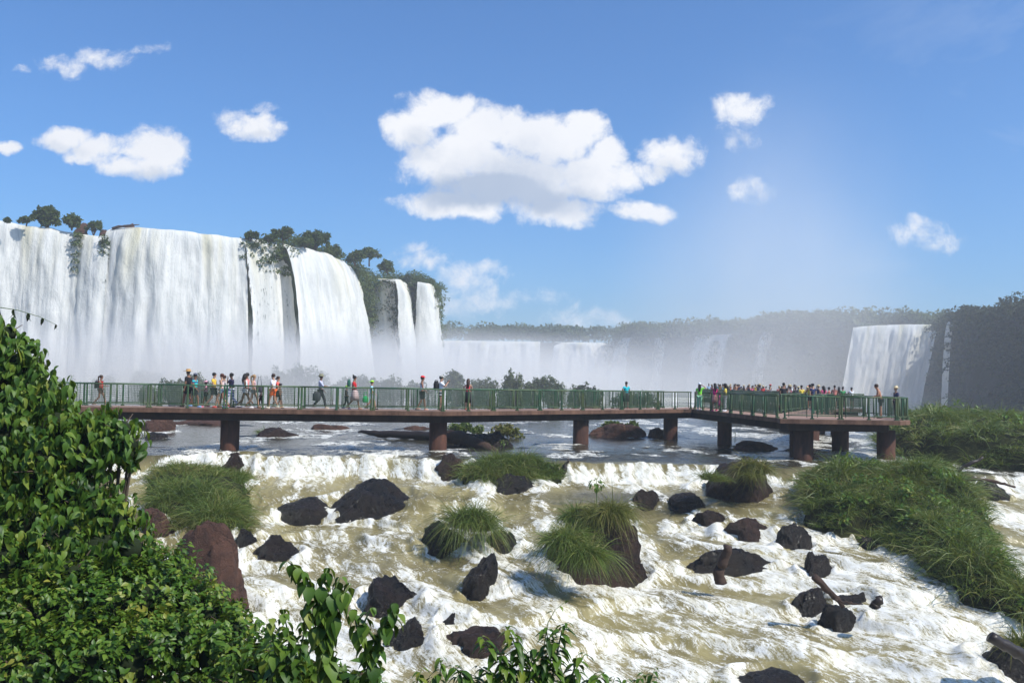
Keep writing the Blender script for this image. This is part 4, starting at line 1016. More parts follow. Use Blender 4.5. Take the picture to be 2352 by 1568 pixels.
pc(1654, 53.2, 'small girl in a bright pink dress beside the woman in magenta', ang=160, h=1.18, pose='stand', arms='down', top=(.80, .10, .28), bottom='skirt', bcol=(.80, .10, .28), hair='long', hc='brown', skin=SK2, shoe=(.05, .05, .05))
pc(1666, 54.0, 'woman in a yellow top and white trousers turned to the left', ang=170, h=1.68, pose='stand', arms='phone', top=(.68, .55, .10), sleeve=.8, bottom='trousers', bcol=(.75, .76, .82), hair='long', skin=SK3, shoe=(.8, .8, .85), slim=.9)
pc(2023, 46.6, 'shirtless man with dark hair leaning over the right end of the platform', ang=165, h=1.80, pose='stand', arms='rail', top=None, bottom='shorts', bcol=BLK, hc='brown', skin=(.40, .19, .11), lean=.30, shoe=(.05, .04, .04))
pc(2058, 47.4, 'woman in a straw sunhat and navy top at the far right end of the platform', ang=185, h=1.66, pose='stand', arms='down', top=(.03, .035, .09), sleeve=.8, bottom='trousers', bcol=BLK, hat='sun', hatc=(.62, .50, .30), hc='blond', skin=SK)

# things people carry
def bag(name, label, cat, c, sz, col, strap=None, ang=0):
    t = thing(name, label, cat, c, math.radians(ang)); me = MB()
    me.lathe([(.5, -.5), (.58, -.3), (.56, .2), (.42, .45), (.2, .5)], 12, (0, 0, 0)); m2 = me.mesh('bag_body', True)
    o = obj('bag_body', m2, plain('bag', col, .8), t); o.scale = sz
    st = MB(); st.tube([(-sz[0] * .4, 0, sz[2] * .4), (-sz[0] * .2, 0, sz[2] * .4 + (strap or .08)), (sz[0] * .2, 0, sz[2] * .4 + (strap or .08)), (sz[0] * .4, 0, sz[2] * .4)], .014, 6)
    obj('strap', st.mesh('strap', True), plain('bag', col, .8), t); return t
def near(x, inn, dx, z): X, D = deckpos(x, inn); return (X + dx, D, z)
bag('backpack', 'black backpack worn by the girl in the red top at the left end', 'backpack', near(233, 1.2, -.18, 1.02), (.20, .24, .36), BLK)
bag('backpack', 'black backpack on the back of the man photographing in white', 'backpack', near(1012, .9, -.24, 1.26), (.24, .28, .46), BLK)
bag('backpack', 'small dark green backpack on the woman in the red t-shirt', 'backpack', near(814, .9, -.27, 1.30), (.16, .22, .34), (.02, .10, .07))
bag('shoulder_bag', 'dark grey shoulder bag at the hip of the blond woman', 'bag', near(584, .8, .22, .92), (.28, .16, .28), (.04, .04, .05), .5)
bag('carrier_bag', 'green carrier bag held low by the boy in the pale blue shirt', 'bag', near(855, .9, -.30, .52), (.26, .16, .32), (.02, .42, .12), .22)
bag('tied_jacket', 'dark jacket tied round the waist of the man in the bucket hat', 'jacket', near(735, .9, -.18, .62), (.34, .24, .42), (.04, .04, .05), .06)
cm = MB().box((0, 0, 0), (.12, .05, .07)).lathe([(.02, 0), (.02, .05)], 10, (0, 0, .0)).mesh('camera')
c_ = deckpos(1012, .9); tag(obj('camera', cm, plain('camera_black', (.02, .02, .02), .4), loc=(c_[0] + .36, c_[1] + .05, 1.46)), 'small black camera held up by the man in the white t-shirt', 'camera')

# the crowd on the far walkway
CN = {'red': (.55, .03, .03), 'white': (.72, .72, .75), 'black': (.015, .015, .02), 'pink': (.72, .12, .25), 'yellow': (.70, .52, .06), 'navy': (.02, .03, .10), 'pale blue': (.30, .50, .68), 'orange': (.75, .22, .05), 'green': (.05, .30, .10), 'grey': (.22, .22, .24), 'coral': (.72, .25, .20), 'turquoise': (.03, .42, .46)}
BN = {'dark shorts': ('shorts', (.02, .02, .03)), 'denim shorts': ('hotpants', (.2, .28, .4)), 'white trousers': ('trousers', (.65, .65, .68)), 'dark skirt': ('skirt', (.03, .03, .04)), 'khaki shorts': ('shorts', (.3, .24, .15))}
rc = random.Random(12); combos = [(t, b) for t in CN for b in BN]; rc.shuffle(combos)
where = ['nearest end of far walkway', 'nearer half of far walkway crowd', 'farther half of far walkway crowd', 'far end of far walkway crowd']
hd = ['short', 'long', 'pony', 'short', 'bun']
for i, (x, d, h, tc, lb, kw) in enumerate([
    (1800, 57.0, 1.80, 'black', 'tall man in a dark grey shirt standing highest in the crowd', dict(pose='stand', arms='down', fat=1.2, slim=1.1)),
    (1841, 63.5, 1.68, 'yellow', 'man in a yellow shirt just right of the tall man in dark grey', dict(pose='stand', arms='down')),
    (1860, 61.5, 1.74, 'yellow', 'man in a yellow vest with a dark backpack facing away in the crowd', dict(pose='stand', arms='rail', sleeve=-1)),
    (1867, 60.5, 1.80, 'navy', 'man in navy taller than the yellow vest man beside him', dict(pose='stand', arms='down')),
    (1892, 62.5, 1.66, 'pink', 'woman in a hot pink dress with long hair in the middle of the crowd', dict(pose='stand', arms='down', hair='long', bottom='skirt')),
    (1917, 63.5, 1.72, 'coral', 'bare-shouldered person in coral near the right of the crowd', dict(pose='stand', arms='phone', sleeve=-1)),
    (1936, 68.6, 1.62, 'green', 'woman in dark green with a bun near the right end of the crowd', dict(pose='stand', arms='rail', hair='bun')),
    (1956, 68.2, 1.60, 'white', 'person in white with raised arms, last at the right end of the crowd', dict(pose='stand', arms='photo'))]):
    X, D = cp(x, d); b = {'bottom': 'shorts', 'bcol': BLK}; b.update(kw); person(lb, X, D, 0, rc.choice([80, 95, 110]), h, top=CN[tc], skin=rc.choice([SK, SK2]), hands=False, **b)
n = 0
for row in range(31):
    d = 69 + row * 1.52
    for c in range(2 if row < 26 else 3):
        tc, bc = combos[n % len(combos)]; bt, bcol = BN[bc]; hr = hd[n % 5]; f = (c + rc.uniform(.2, .8)) / (2 if row < 26 else 3)
        X = (22.2 + .45 + (d - 67) * .0367) + f * 2.7; q = 0 if d < 76 else 1 if d < 92 else 2 if d < 106 else 3
        hat = rc.choice([None, None, None, 'cap', 'sun']) ; hcn = rc.choice(['white', 'red', 'black']) if hat else None
        hw = {'short': 'short hair', 'long': 'long hair', 'pony': 'a ponytail', 'bun': 'a hair bun'}[hr]
        if hat == 'cap': hw = f'a {hcn} cap'
        if hat == 'sun': hw = 'a straw hat'
        person(f'{tc} top, {bc} and {hw}, {where[q]}', X, d + rc.uniform(-.4, .4), 0, rc.choice([70, 95, 120, 160, 200, 20, 270]), rc.uniform(1.5, 1.8), pose=rc.choice(['stand', 'walk2']), arms=rc.choice(['down', 'rail', 'phone', 'photo']), top=CN[tc], sleeve=rc.choice([-1, .6]), bottom=bt, bcol=bcol, hair=hr, hc=rc.choice(['black', 'black', 'brown', 'brown', 'blond']), hat=hat, hatc=(.5, .4, .22) if hat == 'sun' else CN[hcn or 'white'], skin=rc.choice([SK, SK2, SK2, SK3]), hands=False, group='visitors crowding the far walkway')
        n += 1

# ================================================================== cliffs and waterfalls
def hit(x, y, z):
    w = ray(x, y); return CAM + w * ((z - CAM.z) / w.z)
def resample(Pn, step):
    Pn = [Vector(p) for p in Pn]; L = [0]
    for a, b in zip(Pn, Pn[1:]): L.append(L[-1] + (b - a).length)
    n = max(2, int(L[-1] / step)); q = np.linspace(0, L[-1], n); A = np.array([p[:] for p in Pn])
    out = np.stack([np.interp(q, L, A[:, i]) for i in range(3)], -1)
    k = np.array([1, 2, 3, 2, 1]) / 9.0
    for i in range(3):
        pad = np.pad(out[:, i], 2, mode='edge'); out[:, i] = np.convolve(pad, k, 'valid')
    return out, q
def normals(R):
    t = np.gradient(R[:, :2], axis=0); t /= np.linalg.norm(t, axis=1, keepdims=True) + 1e-9
    for i in range(2): t[:, i] = np.convolve(np.pad(t[:, i], 4, mode='edge'), np.ones(9) / 9, 'valid')
    t /= np.linalg.norm(t, axis=1, keepdims=True) + 1e-9
    return np.stack([t[:, 1], -t[:, 0]], -1)           # outwards, away from the plateau
def fall_mat(name, tint=(.97, .95, .90)):
    m, nt = newmat(name); k = NT(nt)
    su = k.n('ShaderNodeAttribute', attribute_name='su').outputs['Fac']; sv = k.n('ShaderNodeAttribute', attribute_name='sv').outputs['Fac']; th = k.n('ShaderNodeAttribute', attribute_name='thin').outputs['Fac']
    cb = k.n('ShaderNodeCombineXYZ'); k.link(su, cb.inputs[0]); k.link(k.math('MULTIPLY', sv, .10), cb.inputs[1])
    c2 = k.n('ShaderNodeCombineXYZ'); k.link(su, c2.inputs[0]); k.link(k.math('MULTIPLY', sv, .55), c2.inputs[1])
    a = k.noise(cb.outputs[0], .9, 5, .65, .3); b = k.noise(c2.outputs[0], 3.2, 5, .72, .6); c = k.noise(cb.outputs[0], 5.5, 3, .6)
    al = k.math('ADD', k.math('ADD', k.math('MULTIPLY', c, .55), k.math('MULTIPLY', a, .55)), k.math('MULTIPLY', b, .25))
    alpha = k.maprange(k.math('SUBTRACT', al, th), .0, .10, 0, 1, True)
    olive = k.math('MULTIPLY', k.maprange(sv, 0, 11, 1, 0), k.maprange(k.noise(cb.outputs[0], .28, 3, .5), .48, .68))
    col = k.mix(k.math('MULTIPLY', olive, .75), k.mix(k.maprange(b, .3, .6), tuple(x * .90 for x in tint), tint), (0.70, 0.61, 0.30))
    col = k.mix(k.maprange(a, .58, .40, 0, .34), col, (.42, .46, .47))
    bp = k.bump(k.math('ADD', k.math('MULTIPLY', b, .45), k.math('MULTIPLY', a, 1.0)), .55, .8)
    d = k.n('ShaderNodeBsdfDiffuse'); k.link(col, d.inputs[0]); k.link(bp, d.inputs['Normal'])
    tl = k.n('ShaderNodeBsdfTranslucent'); k.link(col, tl.inputs[0])
    m1 = k.n('ShaderNodeMixShader'); m1.inputs[0].default_value = .38; k.link(d.outputs[0], m1.inputs[1]); k.link(tl.outputs[0], m1.inputs[2])
    tr = k.n('ShaderNodeBsdfTransparent'); m2 = k.n('ShaderNodeMixShader'); k.link(alpha, m2.inputs[0]); k.link(tr.outputs[0], m2.inputs[1]); k.link(m1.outputs[0], m2.inputs[2])
    finish(k, m2.outputs[0]); return m
M['fall'] = fall_mat('falling_water')
def curtain(label, lip, zb=-6, throw=4.5, thin=0.05, seed=1, step=.3, back=5.0, ridge=1.0, z=None, zt=23.0, edge=1.5, lean=(0, 0)):
    Pn = [hit(x, y, zt) if len(p) == 0 else P(x, y, p[0]) for x, y, *p in lip]
    R, q = resample(Pn, step); N = normals(R); nu = len(R)
    nb = 4; nv = 42
    nb = 4 if back < 10 else 14
    v = np.concatenate([-np.linspace(back, 0, nb, endpoint=False), np.linspace(0, 1, nv) ** 1.25 * (zt - zb)])
    U, Vv = np.meshgrid(np.arange(nu), v); U = U.ravel().astype(int); Vv = Vv.ravel(); dn = np.maximum(Vv, 0)
    s = q[U]
    col = fbm(pts(s * .26, dn * .022, seed), 4, seed) * 1.35 + .50 * fbm(pts(s * .9, dn * .07), 3, seed + 5) + .30 * fbm(pts(s * 1.6, dn * .45), 3, seed + 9)
    out = throw * np.sqrt(np.maximum(dn, 0) / (zt - zb)) + ridge * col * sstep(0, 4, dn)
    out = np.where(Vv < 0, Vv, out)
    X = R[U, 0] + N[U, 0] * out + lean[0] * dn / (zt - zb); Y = R[U, 1] + N[U, 1] * out + lean[1] * dn / (zt - zb)
    Z = R[U, 2] - dn + .25 * fbm(pts(s * .5, Vv * .3), 3, seed + 2) + np.where(Vv < 0, -Vv * .04, -0.02 * dn * 0)
    th = thin + .55 * np.exp(-s / edge) + .55 * np.exp(-(q[-1] - s) / edge)
    ii = np.arange((len(v) - 1) * nu).reshape(len(v) - 1, nu)[:, :-1].ravel(); F = np.stack([ii, ii + nu, ii + nu + 1, ii + 1], -1)
    o = obj('waterfall', mesh_np('waterfall', np.stack([X, Y, Z], -1), F, attrs={'su': s + seed * 13, 'sv': dn, 'thin': th}), M['fall']); return tag(o, label, 'waterfall')

def cliff_mat(name, rock_c, green, bias=.5):
    m, nt = newmat(name); k = NT(nt); pos = k.n('ShaderNodeNewGeometry').outputs['Position']
    mp = k.n('ShaderNodeMapping'); k.link(pos, mp.inputs[0]); mp.inputs['Scale'].default_value = (1, 1, .35)
    a = k.noise(mp.outputs[0], .16, 6, .7); b = k.noise(pos, .9, 5, .75)
    c = k.mix(k.maprange(b, .3, .75), tuple(x * .5 for x in rock_c), rock_c)
    c = k.mix(k.maprange(a, bias - .08, bias + .1), c, k.mix(b, tuple(x * .45 for x in green), green))
    finish(k, principled(k, c, .9, k.bump(b, 1.0, .8), .2).outputs[0]); return m
M['cliff'] = cliff_mat('mossy_cliff', (.085, .055, .045), (.055, .075, .025), .44)
M['far_cliff'] = cliff_mat('shaded_far_cliff', (.024, .021, .022), (.012, .018, .010), .42)  # much darker copy of the cliff tones, its shadow put into the colour
def cliff(label, rim, zb=-26, seed=1, step=1.0, back=140, mat='cliff', slope=4.0, rough=1.4, pull=.8, lift=0.3):
    """wall along a rim, with the plateau behind"""
    R, q = resample(rim, step); N = normals(R); nu = len(R)
    up = np.array([-back, -back * .5, -back * .2, -18, -8, -3, -1.0]); dn = np.linspace(0, 1, 30) 
    rows = [(o_, 0.0) for o_ in up] + [(None, d) for d in dn]
    Xs = []; Ys = []; Zs = []
    for o_, d in rows:
        if o_ is not None:
            A = R[:, :2] / np.linalg.norm(R[:, :2], axis=1, keepdims=True)
            Xs.append(R[:, 0] - N[:, 0] * pull - A[:, 0] * o_); Ys.append(R[:, 1] - N[:, 1] * pull - A[:, 1] * o_); Zs.append(R[:, 2] - lift + (0.0 if o_ > -5 else .4 * fbm(pts(q * .1, np.full(nu, o_ * .1)), 3, seed)))
        else:
            Hh = R[:, 2] - zb; o = -pull + slope * d + rough * fbm(pts(q * .12, np.full(nu, d * 4.5)), 4, seed) * min(1, d * 8) + .4 * rough * fbm(pts(q * .6, np.full(nu, d * 18)), 3, seed + 4) * min(1, d * 8)
            Xs.append(R[:, 0] + N[:, 0] * o); Ys.append(R[:, 1] + N[:, 1] * o); Zs.append(R[:, 2] - lift - Hh * d)
    nv = len(rows); V = np.stack([np.concatenate(Xs), np.concatenate(Ys), np.concatenate(Zs)], -1)
    ii = np.arange((nv - 1) * nu).reshape(nv - 1, nu)[:, :-1].ravel(); F = np.stack([ii, ii + nu, ii + nu + 1, ii + 1], -1)
    o = obj('cliff', mesh_np('cliff', V, F), M[mat]); tag(o, kind='structure'); return R, N
def growth(label, R, N, n, size, r, seed, zr=(0, 3), over=(-6, 1.5), mat='tree_leaf', per=40, name='forest', sel=None, tops=True):
    """woodland or creepers along a rim: clumps of leaf-sized faces"""
    rg = np.random.default_rng(seed); parts = []
    idx = np.where(sel(R))[0] if sel else np.arange(len(R))
    k = rg.choice(idx, n); o = rg.uniform(*over, n); z = rg.uniform(*zr, n); rr = r * rg.uniform(.5, 1.25, n)
    c = np.stack([R[k, 0] + N[k, 0] * o, R[k, 1] + N[k, 1] * o, R[k, 2] + z], -1)
    u = unit(rg, n * per); 
    if tops: u[:, 2] = np.abs(u[:, 2]) * .9 - .1
    cc = np.repeat(c, per, 0); pos = cc + u * (np.repeat(rr, per) * rg.uniform(.75, 1.05, n * per))[:, None] * [1, 1, .8]
    V, F = place(LEAF_SMALL, pos, u + rg.normal(0, .6, u.shape) + [0, 0, -.3], u * .6 + rg.normal(0, .3, u.shape) + [0, 0, .8], size * rg.uniform(.6, 1.3, len(u)))
    o = obj(name, mesh_np('leaves', V, F), M[mat]); return tag(o, label, 'trees' if name == 'forest' else 'plants', kind='stuff')

ZT = 23.0
LL = [(-420, 470, 128), (-250, 485, 130), (-100, 500, 132), (0, 507, 133), (60, 519, 134), (128, 525, 135), (183, 536, 136), (225, 543, 136), (258, 548, 136.5)]
LM = [(246, 526, 136.5), (311, 521, 136.5), (421, 530, 138), (513, 543, 141), (560, 546, 143)]
LT = [(550, 546, 142.2), (600, 553, 145), (640, 560, 149), (674, 566, 153)]
LC = [(648, 562), (700, 570), (745, 580), (780, 596), (800, 612)]
LR = [(800, 612), (830, 634), (865, 645), (905, 646), (940, 650), (985, 650), (1000, 655)]
rimL = [P(*p) for p in LL[:-1]] + [P(*p) for p in LM[1:]] + [hit(x, y, ZT) for x, y in [q[:2] for q in LT[1:]] + LC[1:] + LR[1:]]
e = rimL[-1]; rimL = [Vector((-150, 60, ZT)), Vector((-118, 95, ZT))] + rimL + [e + Vector((-1, 22, 0)), e + Vector((-9, 60, 0)), e + Vector((-22, 120, 0))]
R1, N1 = cliff('left cliff', rimL, seed=3, step=.8, mat='cliff', pull=1.2)
curtain('broad white waterfall curtain at the far left edge', LL, seed=1, thin=.04, throw=5)
curtain('widest creamy white waterfall left of centre above the walkers', LM, seed=2, thin=.02, throw=5, edge=.4)
curtain('thin broken streams over dark mossy rock between the two big curtains', LT, seed=3, thin=.50, throw=4.4, ridge=.9, edge=.3)
curtain('white waterfall curving away at the right end of the left cliff', LC, seed=4, thin=.08, throw=6.5, edge=.5)
curtain('first narrow waterfall on the cliff right of the big curved curtain', [(861, 646), (880, 645), (903, 648)], seed=5, thin=.16, throw=3.8, edge=.5)
curtain('second narrow waterfall right of the big curved curtain', [(905, 640), (918, 641), (934, 652)], seed=6, thin=.18, throw=3.8, edge=.5)
curtain('short waterfall starting lower between the two end falls of the left cliff', [(930, 690, 204), (942, 680, 205), (958, 690, 206)], seed=7, thin=.16, throw=3.5, edge=.5)
curtain('last tall narrow waterfall at the right tip of the left cliff', [(958, 648), (976, 648), (992, 652), (1001, 668, 214)], seed=8, thin=.1, throw=3.2, edge=.7)
growth('creepers hanging over the left cliff between the falls', R1, N1, 520, .45, 1.5, 3, zr=(-13, .6), over=(-1.5, 1.4), name='creepers', sel=lambda R: (np.array([proj(r)[0] for r in R]) > 800) & (np.array([proj(r)[0] for r in R]) < 1003) & (R[:, 1] < 235))
growth('low scrub along the top of the left cliff', R1, N1, 620, .40, 1.7, 4, zr=(-.2, 2.2), over=(-12, -1.5), name='scrub', sel=lambda R: (np.array([proj(r)[0] for r in R]) > 668) & (R[:, 1] < 235))
growth('mossy plants on the dark rock between the two big left curtains', R1, N1, 70, .36, .8, 5, zr=(-5, .3), over=(-.8, 1.2), name='creepers', sel=lambda R: (np.array([proj(r)[0] for r in R]) > 556) & (np.array([proj(r)[0] for r in R]) < 668))
growth('trailing weed between streams of the far left curtain', R1, N1, 40, .3, .7, 6, zr=(-8, -.5), over=(.8, 1.8), name='creepers', sel=lambda R: (np.abs(np.array([proj(r)[0] for r in R]) - 187) < 4) | (np.abs(np.array([proj(r)[0] for r in R]) - 250) < 5))
TREES = [
    (108, 520, 3, 50, 88, 'dark round tree on the brink of the left falls', 2600), (165, 522, 3, 34, 46, 'smaller tree just right of the round tree on the brink', 900),
    (650, 560, 6, 42, 66, 'open spreading tree above the thin streams of the left cliff', 1300), (722, 574, 7, 50, 86, 'tall dense tree on top of the curved waterfall', 2400), (768, 590, 9, 30, 60, 'low tree right of the tall dense one on the left cliff', 1000),
    (815, 604, 12, 34, 50, 'rounded tree left of the umbrella-shaped tree on the left cliff', 1100), (848, 606, 12, 42, 70, 'umbrella-shaped tree highest on the right half of the left cliff', 1700), (890, 622, 10, 30, 56, 'spreading tree at the descending end of the left cliff', 1100)]
for i, (x, yb, dd, h, w, lb, n) in enumerate(TREES):
    q = hit(x, yb, ZT)
    if i in (0, 1, 3, 4, 5, 7): bush(lb, x, yb + 4, (135 if i < 2 else q.y + 1), h + 3, w * 1.12, 70 + i, int(n * 1.5), .40, cat='tree', name='tree', group='trees on the left cliff', lumps=7, low=.05); continue
    tree(lb, x, yb, q.y + dd * .3, h, w, 70 + i, n, .42, group='trees on the left cliff', trunk=.3)
for x, yb, h, w, lb in [(18, 512, 12, 16, 'tiny bush at the left edge on the brink of the falls'), (60, 518, 22, 36, 'low bush left of the round tree on the brink'), (215, 538, 34, 60, 'brown and green bush on the rocks between the first two left curtains'), (575, 552, 22, 44, 'scrubby bush on the brink above the thin streams'), (620, 560, 24, 56, 'reddish scrub left of the open spreading tree'), (962, 660, 28, 78, 'thick hanging bush over the right tip of the left cliff'), (700, 568, 22, 90, 'scrub under the tall dense tree')]:
    bush(lb, x, yb, hit(x, min(yb, 655), ZT).y - .5, h, w, int(x), 900, .34, group='bushes on the brink of the left falls')
for x0, x1, y0, y1, lb in [(172, 205, 512, 528, 'reddish rock on the brink beside the bush between the first two curtains'), (228, 262, 524, 548, 'brown rock splitting the far left curtain from the widest one'), (288, 312, 512, 528, 'small square rock on the lip of the widest curtain')]:
    rock('rock', lb, x0, x1, y0, y1, 'dry_rock', x0, d=hit((x0 + x1) / 2, 540, ZT).y - 1, foam=False, sub=4)
log('branch', 'bare driftwood branch caught on the lip of the widest curtain', [(258, 524, 136), (285, 519, 136), (320, 516, 136)], [.22, .18, .06], 'wood', 21)

# far falls and the wooded far shore
FW = [hit(1005, 782, ZT), hit(1100, 783, ZT), hit(1240, 785, ZT), hit(1320, 786, ZT), hit(1405, 788, ZT)]
RP = [FW[-1], Vector((98, 440, ZT)), P(1430, 780, 425), P(1560, 778, 405), P(1700, 770, 372), P(1840, 757, 335), P(1935, 750, 317)]
RP = [Vector((p.x, p.y, ZT)) for p in RP]; RP[1] = Vector((FW[-1].x + 2, FW[-1].y - 25, ZT))
RF = [hit(1935, 752, ZT), hit(1990, 750, ZT), hit(2060, 746, ZT), hit(2150, 747, ZT)]
RE = [P(2172, 742, 302), P(2184, 738, 288), P(2196, 735, 270), P(2225, 735, 252), P(2352, 735, 222), P(2550, 735, 170), P(2800, 735, 120)]
RE = [Vector((p.x, p.y, ZT)) for p in RE]
R2, N2 = cliff('far cliff', [FW[0] + Vector((-90, -10, 0)), FW[0] + Vector((-30, 0, 0))] + FW + RP[1:] , seed=11, step=2.5, mat='far_cliff', rough=3, slope=8, back=120)
R3, N3 = cliff('right cliff', [RF[0] + Vector((-12, 2, 0))] + RF + RE, seed=12, step=1.6, mat='far_cliff', rough=3, slope=4, back=90, lift=.8)
curtain('wide misty waterfall far off at the head of the gorge', [(1000, 782), (1100, 783), (1180, 784), (1243, 785)], seed=11, thin=.10, throw=8, step=.8, edge=3, ridge=2)
curtain('far misty waterfall right of the dark rock at the head of the gorge', [(1275, 786), (1330, 786), (1405, 788)], seed=12, thin=.12, throw=8, step=.8, edge=3, ridge=2)
def near_rim(x0, x1, Rr, Nn):
    px = np.array([proj(r)[0] for r in Rr]); idx = np.where((px >= x0) & (px <= x1))[0]; return [proj(Vector(Rr[i]))[:2] + (Rr[i][1] - .5,) for i in idx]
for i, (a, b, th, lb) in enumerate([(1428, 1462, .30, 'faint thin waterfall first on the misty wooded cliff'), (1490, 1545, .42, 'faint ragged waterfall second on the misty wooded cliff'), (1590, 1700, .46, 'broad faint veil of water in the middle of the misty wooded cliff'), (1742, 1800, .50, 'faint veil of water nearest the bright right-hand fall')]):
    lp = near_rim(a, b, R2, N2)
    if len(lp) >= 2: curtain(lb, lp, seed=20 + i, thin=th, throw=8, step=.8, edge=2.5, ridge=1.5, zb=-18)
curtain('large bright waterfall on the right behind the platform end', [(1958, 752, 312), (2000, 748, 310), (2060, 745, 308), (2110, 745, 305), (2160, 746, 301)], seed=14, thin=.02, throw=9, step=.5, edge=.6, ridge=1.5, zb=-22, lean=(-8, 0), back=8)
curtain('single thin thread of water on the dark right-hand cliff', [(2177, 738, 263), (2185, 738, 262), (2193, 738, 261)], seed=15, thin=.02, throw=4, step=.2, edge=.12, ridge=.3, zb=-16)
px2 = np.array([proj(r)[0] for r in R2]); px3 = np.array([proj(r)[0] for r in R3])
growth('hazy far-off forest skyline above the head of the gorge', R2, N2, 420, 1.6, 5, 21, zr=(2, 8), over=(-40, -14), sel=lambda R: px2 < 1412, per=60)
growth('misty forest along the rim of the wooded cliff', R2, N2, 700, 1.3, 4.2, 22, zr=(-1, 5), over=(-24, 1), sel=lambda R: px2 > 1408, per=60)
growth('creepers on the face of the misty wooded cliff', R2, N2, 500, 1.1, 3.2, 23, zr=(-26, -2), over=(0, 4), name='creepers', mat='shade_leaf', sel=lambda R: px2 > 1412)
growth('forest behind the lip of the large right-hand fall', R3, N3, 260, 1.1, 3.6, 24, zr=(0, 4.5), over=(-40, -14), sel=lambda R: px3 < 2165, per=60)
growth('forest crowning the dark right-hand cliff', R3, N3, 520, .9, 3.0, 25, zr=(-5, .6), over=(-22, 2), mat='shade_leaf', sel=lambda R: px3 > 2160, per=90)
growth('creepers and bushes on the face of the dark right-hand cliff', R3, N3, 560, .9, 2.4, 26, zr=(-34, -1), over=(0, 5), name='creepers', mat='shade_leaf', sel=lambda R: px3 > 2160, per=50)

# bushes in the mist on the bench behind the footbridge
BB = [(152+0, 872, 16, 40, 118), (232, 872, 14, 50, 120), (345, 872, 30, 90, 125), (400, 872, 34, 110, 128), (345, 905, 20, 60, 96), (395, 905, 40, 70, 92), (450, 905, 50, 70, 92), (640, 885, 50, 76, 112), (700, 885, 60, 100, 112), (560, 885, 36, 90, 118), (780, 892, 34, 80, 108), (850, 895, 36, 60, 104), (900, 895, 40, 70, 104), (955, 895, 36, 60, 104), (1045, 895, 56, 62, 100), (1085, 895, 34, 50, 100), (1125, 895, 34, 50, 98), (1182, 895, 54, 44, 96), (1165, 895, 36, 60, 98), (1220, 895, 30, 46, 98), (1265, 895, 34, 60, 98), (1325, 895, 22, 44, 100), (1360, 895, 18, 44, 100), (1460, 900, 12, 110, 104), (1700, 918, 14, 90, 124), (1765, 918, 12, 80, 124)]
BL = ['beyond the footbridge behind the girl at the left end', 'small, behind the left railing', 'left of a pair far behind the walkers', 'right of a pair far behind the man in the straw hat', 'low, seen through the left railing', 'seen through the railing by the straw hat man', 'seen through the railing by the boy in stripes', 'left shoulder of the big misty mound', 'top of the big misty mound', 'left foot of the big misty mound', 'behind the man in the bucket hat', 'behind the boy in the lime cap', 'right of the boy in the lime cap', 'behind the man in the red cap', 'tall cone right of the photographing man', 'low, behind the long-haired woman', 'low, right of the long-haired woman', 'tallest ball-topped one in the middle', 'base of the ball-topped one', 'low, right of the ball-topped one', 'wide, right of the ball-topped one', 'small one of the right pair', 'smallest of the right pair', 'low, behind the woman in turquoise', 'green, behind the yellow-topped woman', 'green, below the crowd on the far walkway']
for i, (x, yb, h, w, d) in enumerate(BB):
    yb2 = proj((P(x, yb, d).x, d, -2.0))[1]
    bush('misty bush ' + BL[i], x, yb2, d + 8, (h + 4) * 1.15 + (yb2 - yb), w * 1.5, 100 + i, 3200, .27, group='misty bushes behind the footbridge', lumps=7, low=.14)

# ================================================================== foreground bushes
def LP(x, y, d, r): q = P(x, y, d); return ((q.x, q.y, q.z), r * d / FP)
def shrub(name, label, lumps, size, dens, seed, tmpl, mat, cat='bush', droop=.8, sprig=7, stems=6, shell=(.72, 1.08)):
    rg = np.random.default_rng(seed); L = [LP(*l) for l in lumps]
    c0 = np.mean([np.array(c) for c, r in L], axis=0); t = thing(name, label, cat, tuple(c0 - [0, 0, 1.2]))
    loc = c0 - [0, 0, 1.2]; L2 = [(tuple(np.array(c) - loc), r) for c, r in L]
    V, F = leaf_lumps(L2, size, dens, rg, tmpl, droop, sprig, shell); obj('foliage', mesh_np('foliage', V, F), M[mat], t)
    obj('light_block_core', blob_mesh(L2, .45), M['core'], t)  # dark hull added behind the leaves to block light
    mb = MB()
    for c, r in L2[:stems * 3]:
        for k in range(2):
            u = unit(rg, 1)[0]; u[2] = abs(u[2]); e = np.array(c) + u * r * 1.0
            mb.tube([np.array([0, 0, -1.0]) + rg.normal(0, .2, 3), np.array(c) * .5 + [0, 0, -.3], np.array(c), e], [.03, .022, .014, .004], 5)
    obj('stem', mb.mesh('stem', True), M['bark'], t); return t
shrub('bush', 'large broad-leaved bush rising up the left edge of the picture', [(-60, 800, 11.2, 90), (0, 870, 11, 95), (-40, 900, 10.8, 140), (60, 930, 10.8, 85), (95, 935, 10.6, 68), (30, 1010, 10.5, 120), (130, 985, 10.4, 85), (175, 1000, 10.3, 62), (-40, 1080, 10.2, 150), (110, 1080, 10, 110), (190, 1060, 10, 85), (60, 1180, 9.8, 130), (20, 765, 11, 36), (48, 832, 10.9, 52)], .108, 38, 1, LEAF, 'leaf', droop=1.7)
shrub('bush', 'branch of drooping leaves reaching right under the footbridge deck', [(235, 980, 10.2, 45), (280, 985, 10.1, 42), (255, 1025, 10.0, 42), (300, 1020, 10, 36), (210, 1010, 10.1, 50), (305, 1045, 10, 24)], .108, 38, 2, LEAF, 'leaf', droop=1.8)
shrub('bush', 'lower bush of drooping leaves bulging towards the rapids at left', [(170, 1150, 9.8, 85), (225, 1180, 9.7, 80), (270, 1200, 9.6, 62), (140, 1240, 9.4, 110), (230, 1265, 9.4, 90), (300, 1260, 9.3, 60), (40, 1300, 9.2, 130), (160, 1330, 9.1, 100)], .10, 36, 3, LEAF, 'leaf', droop=1.6)
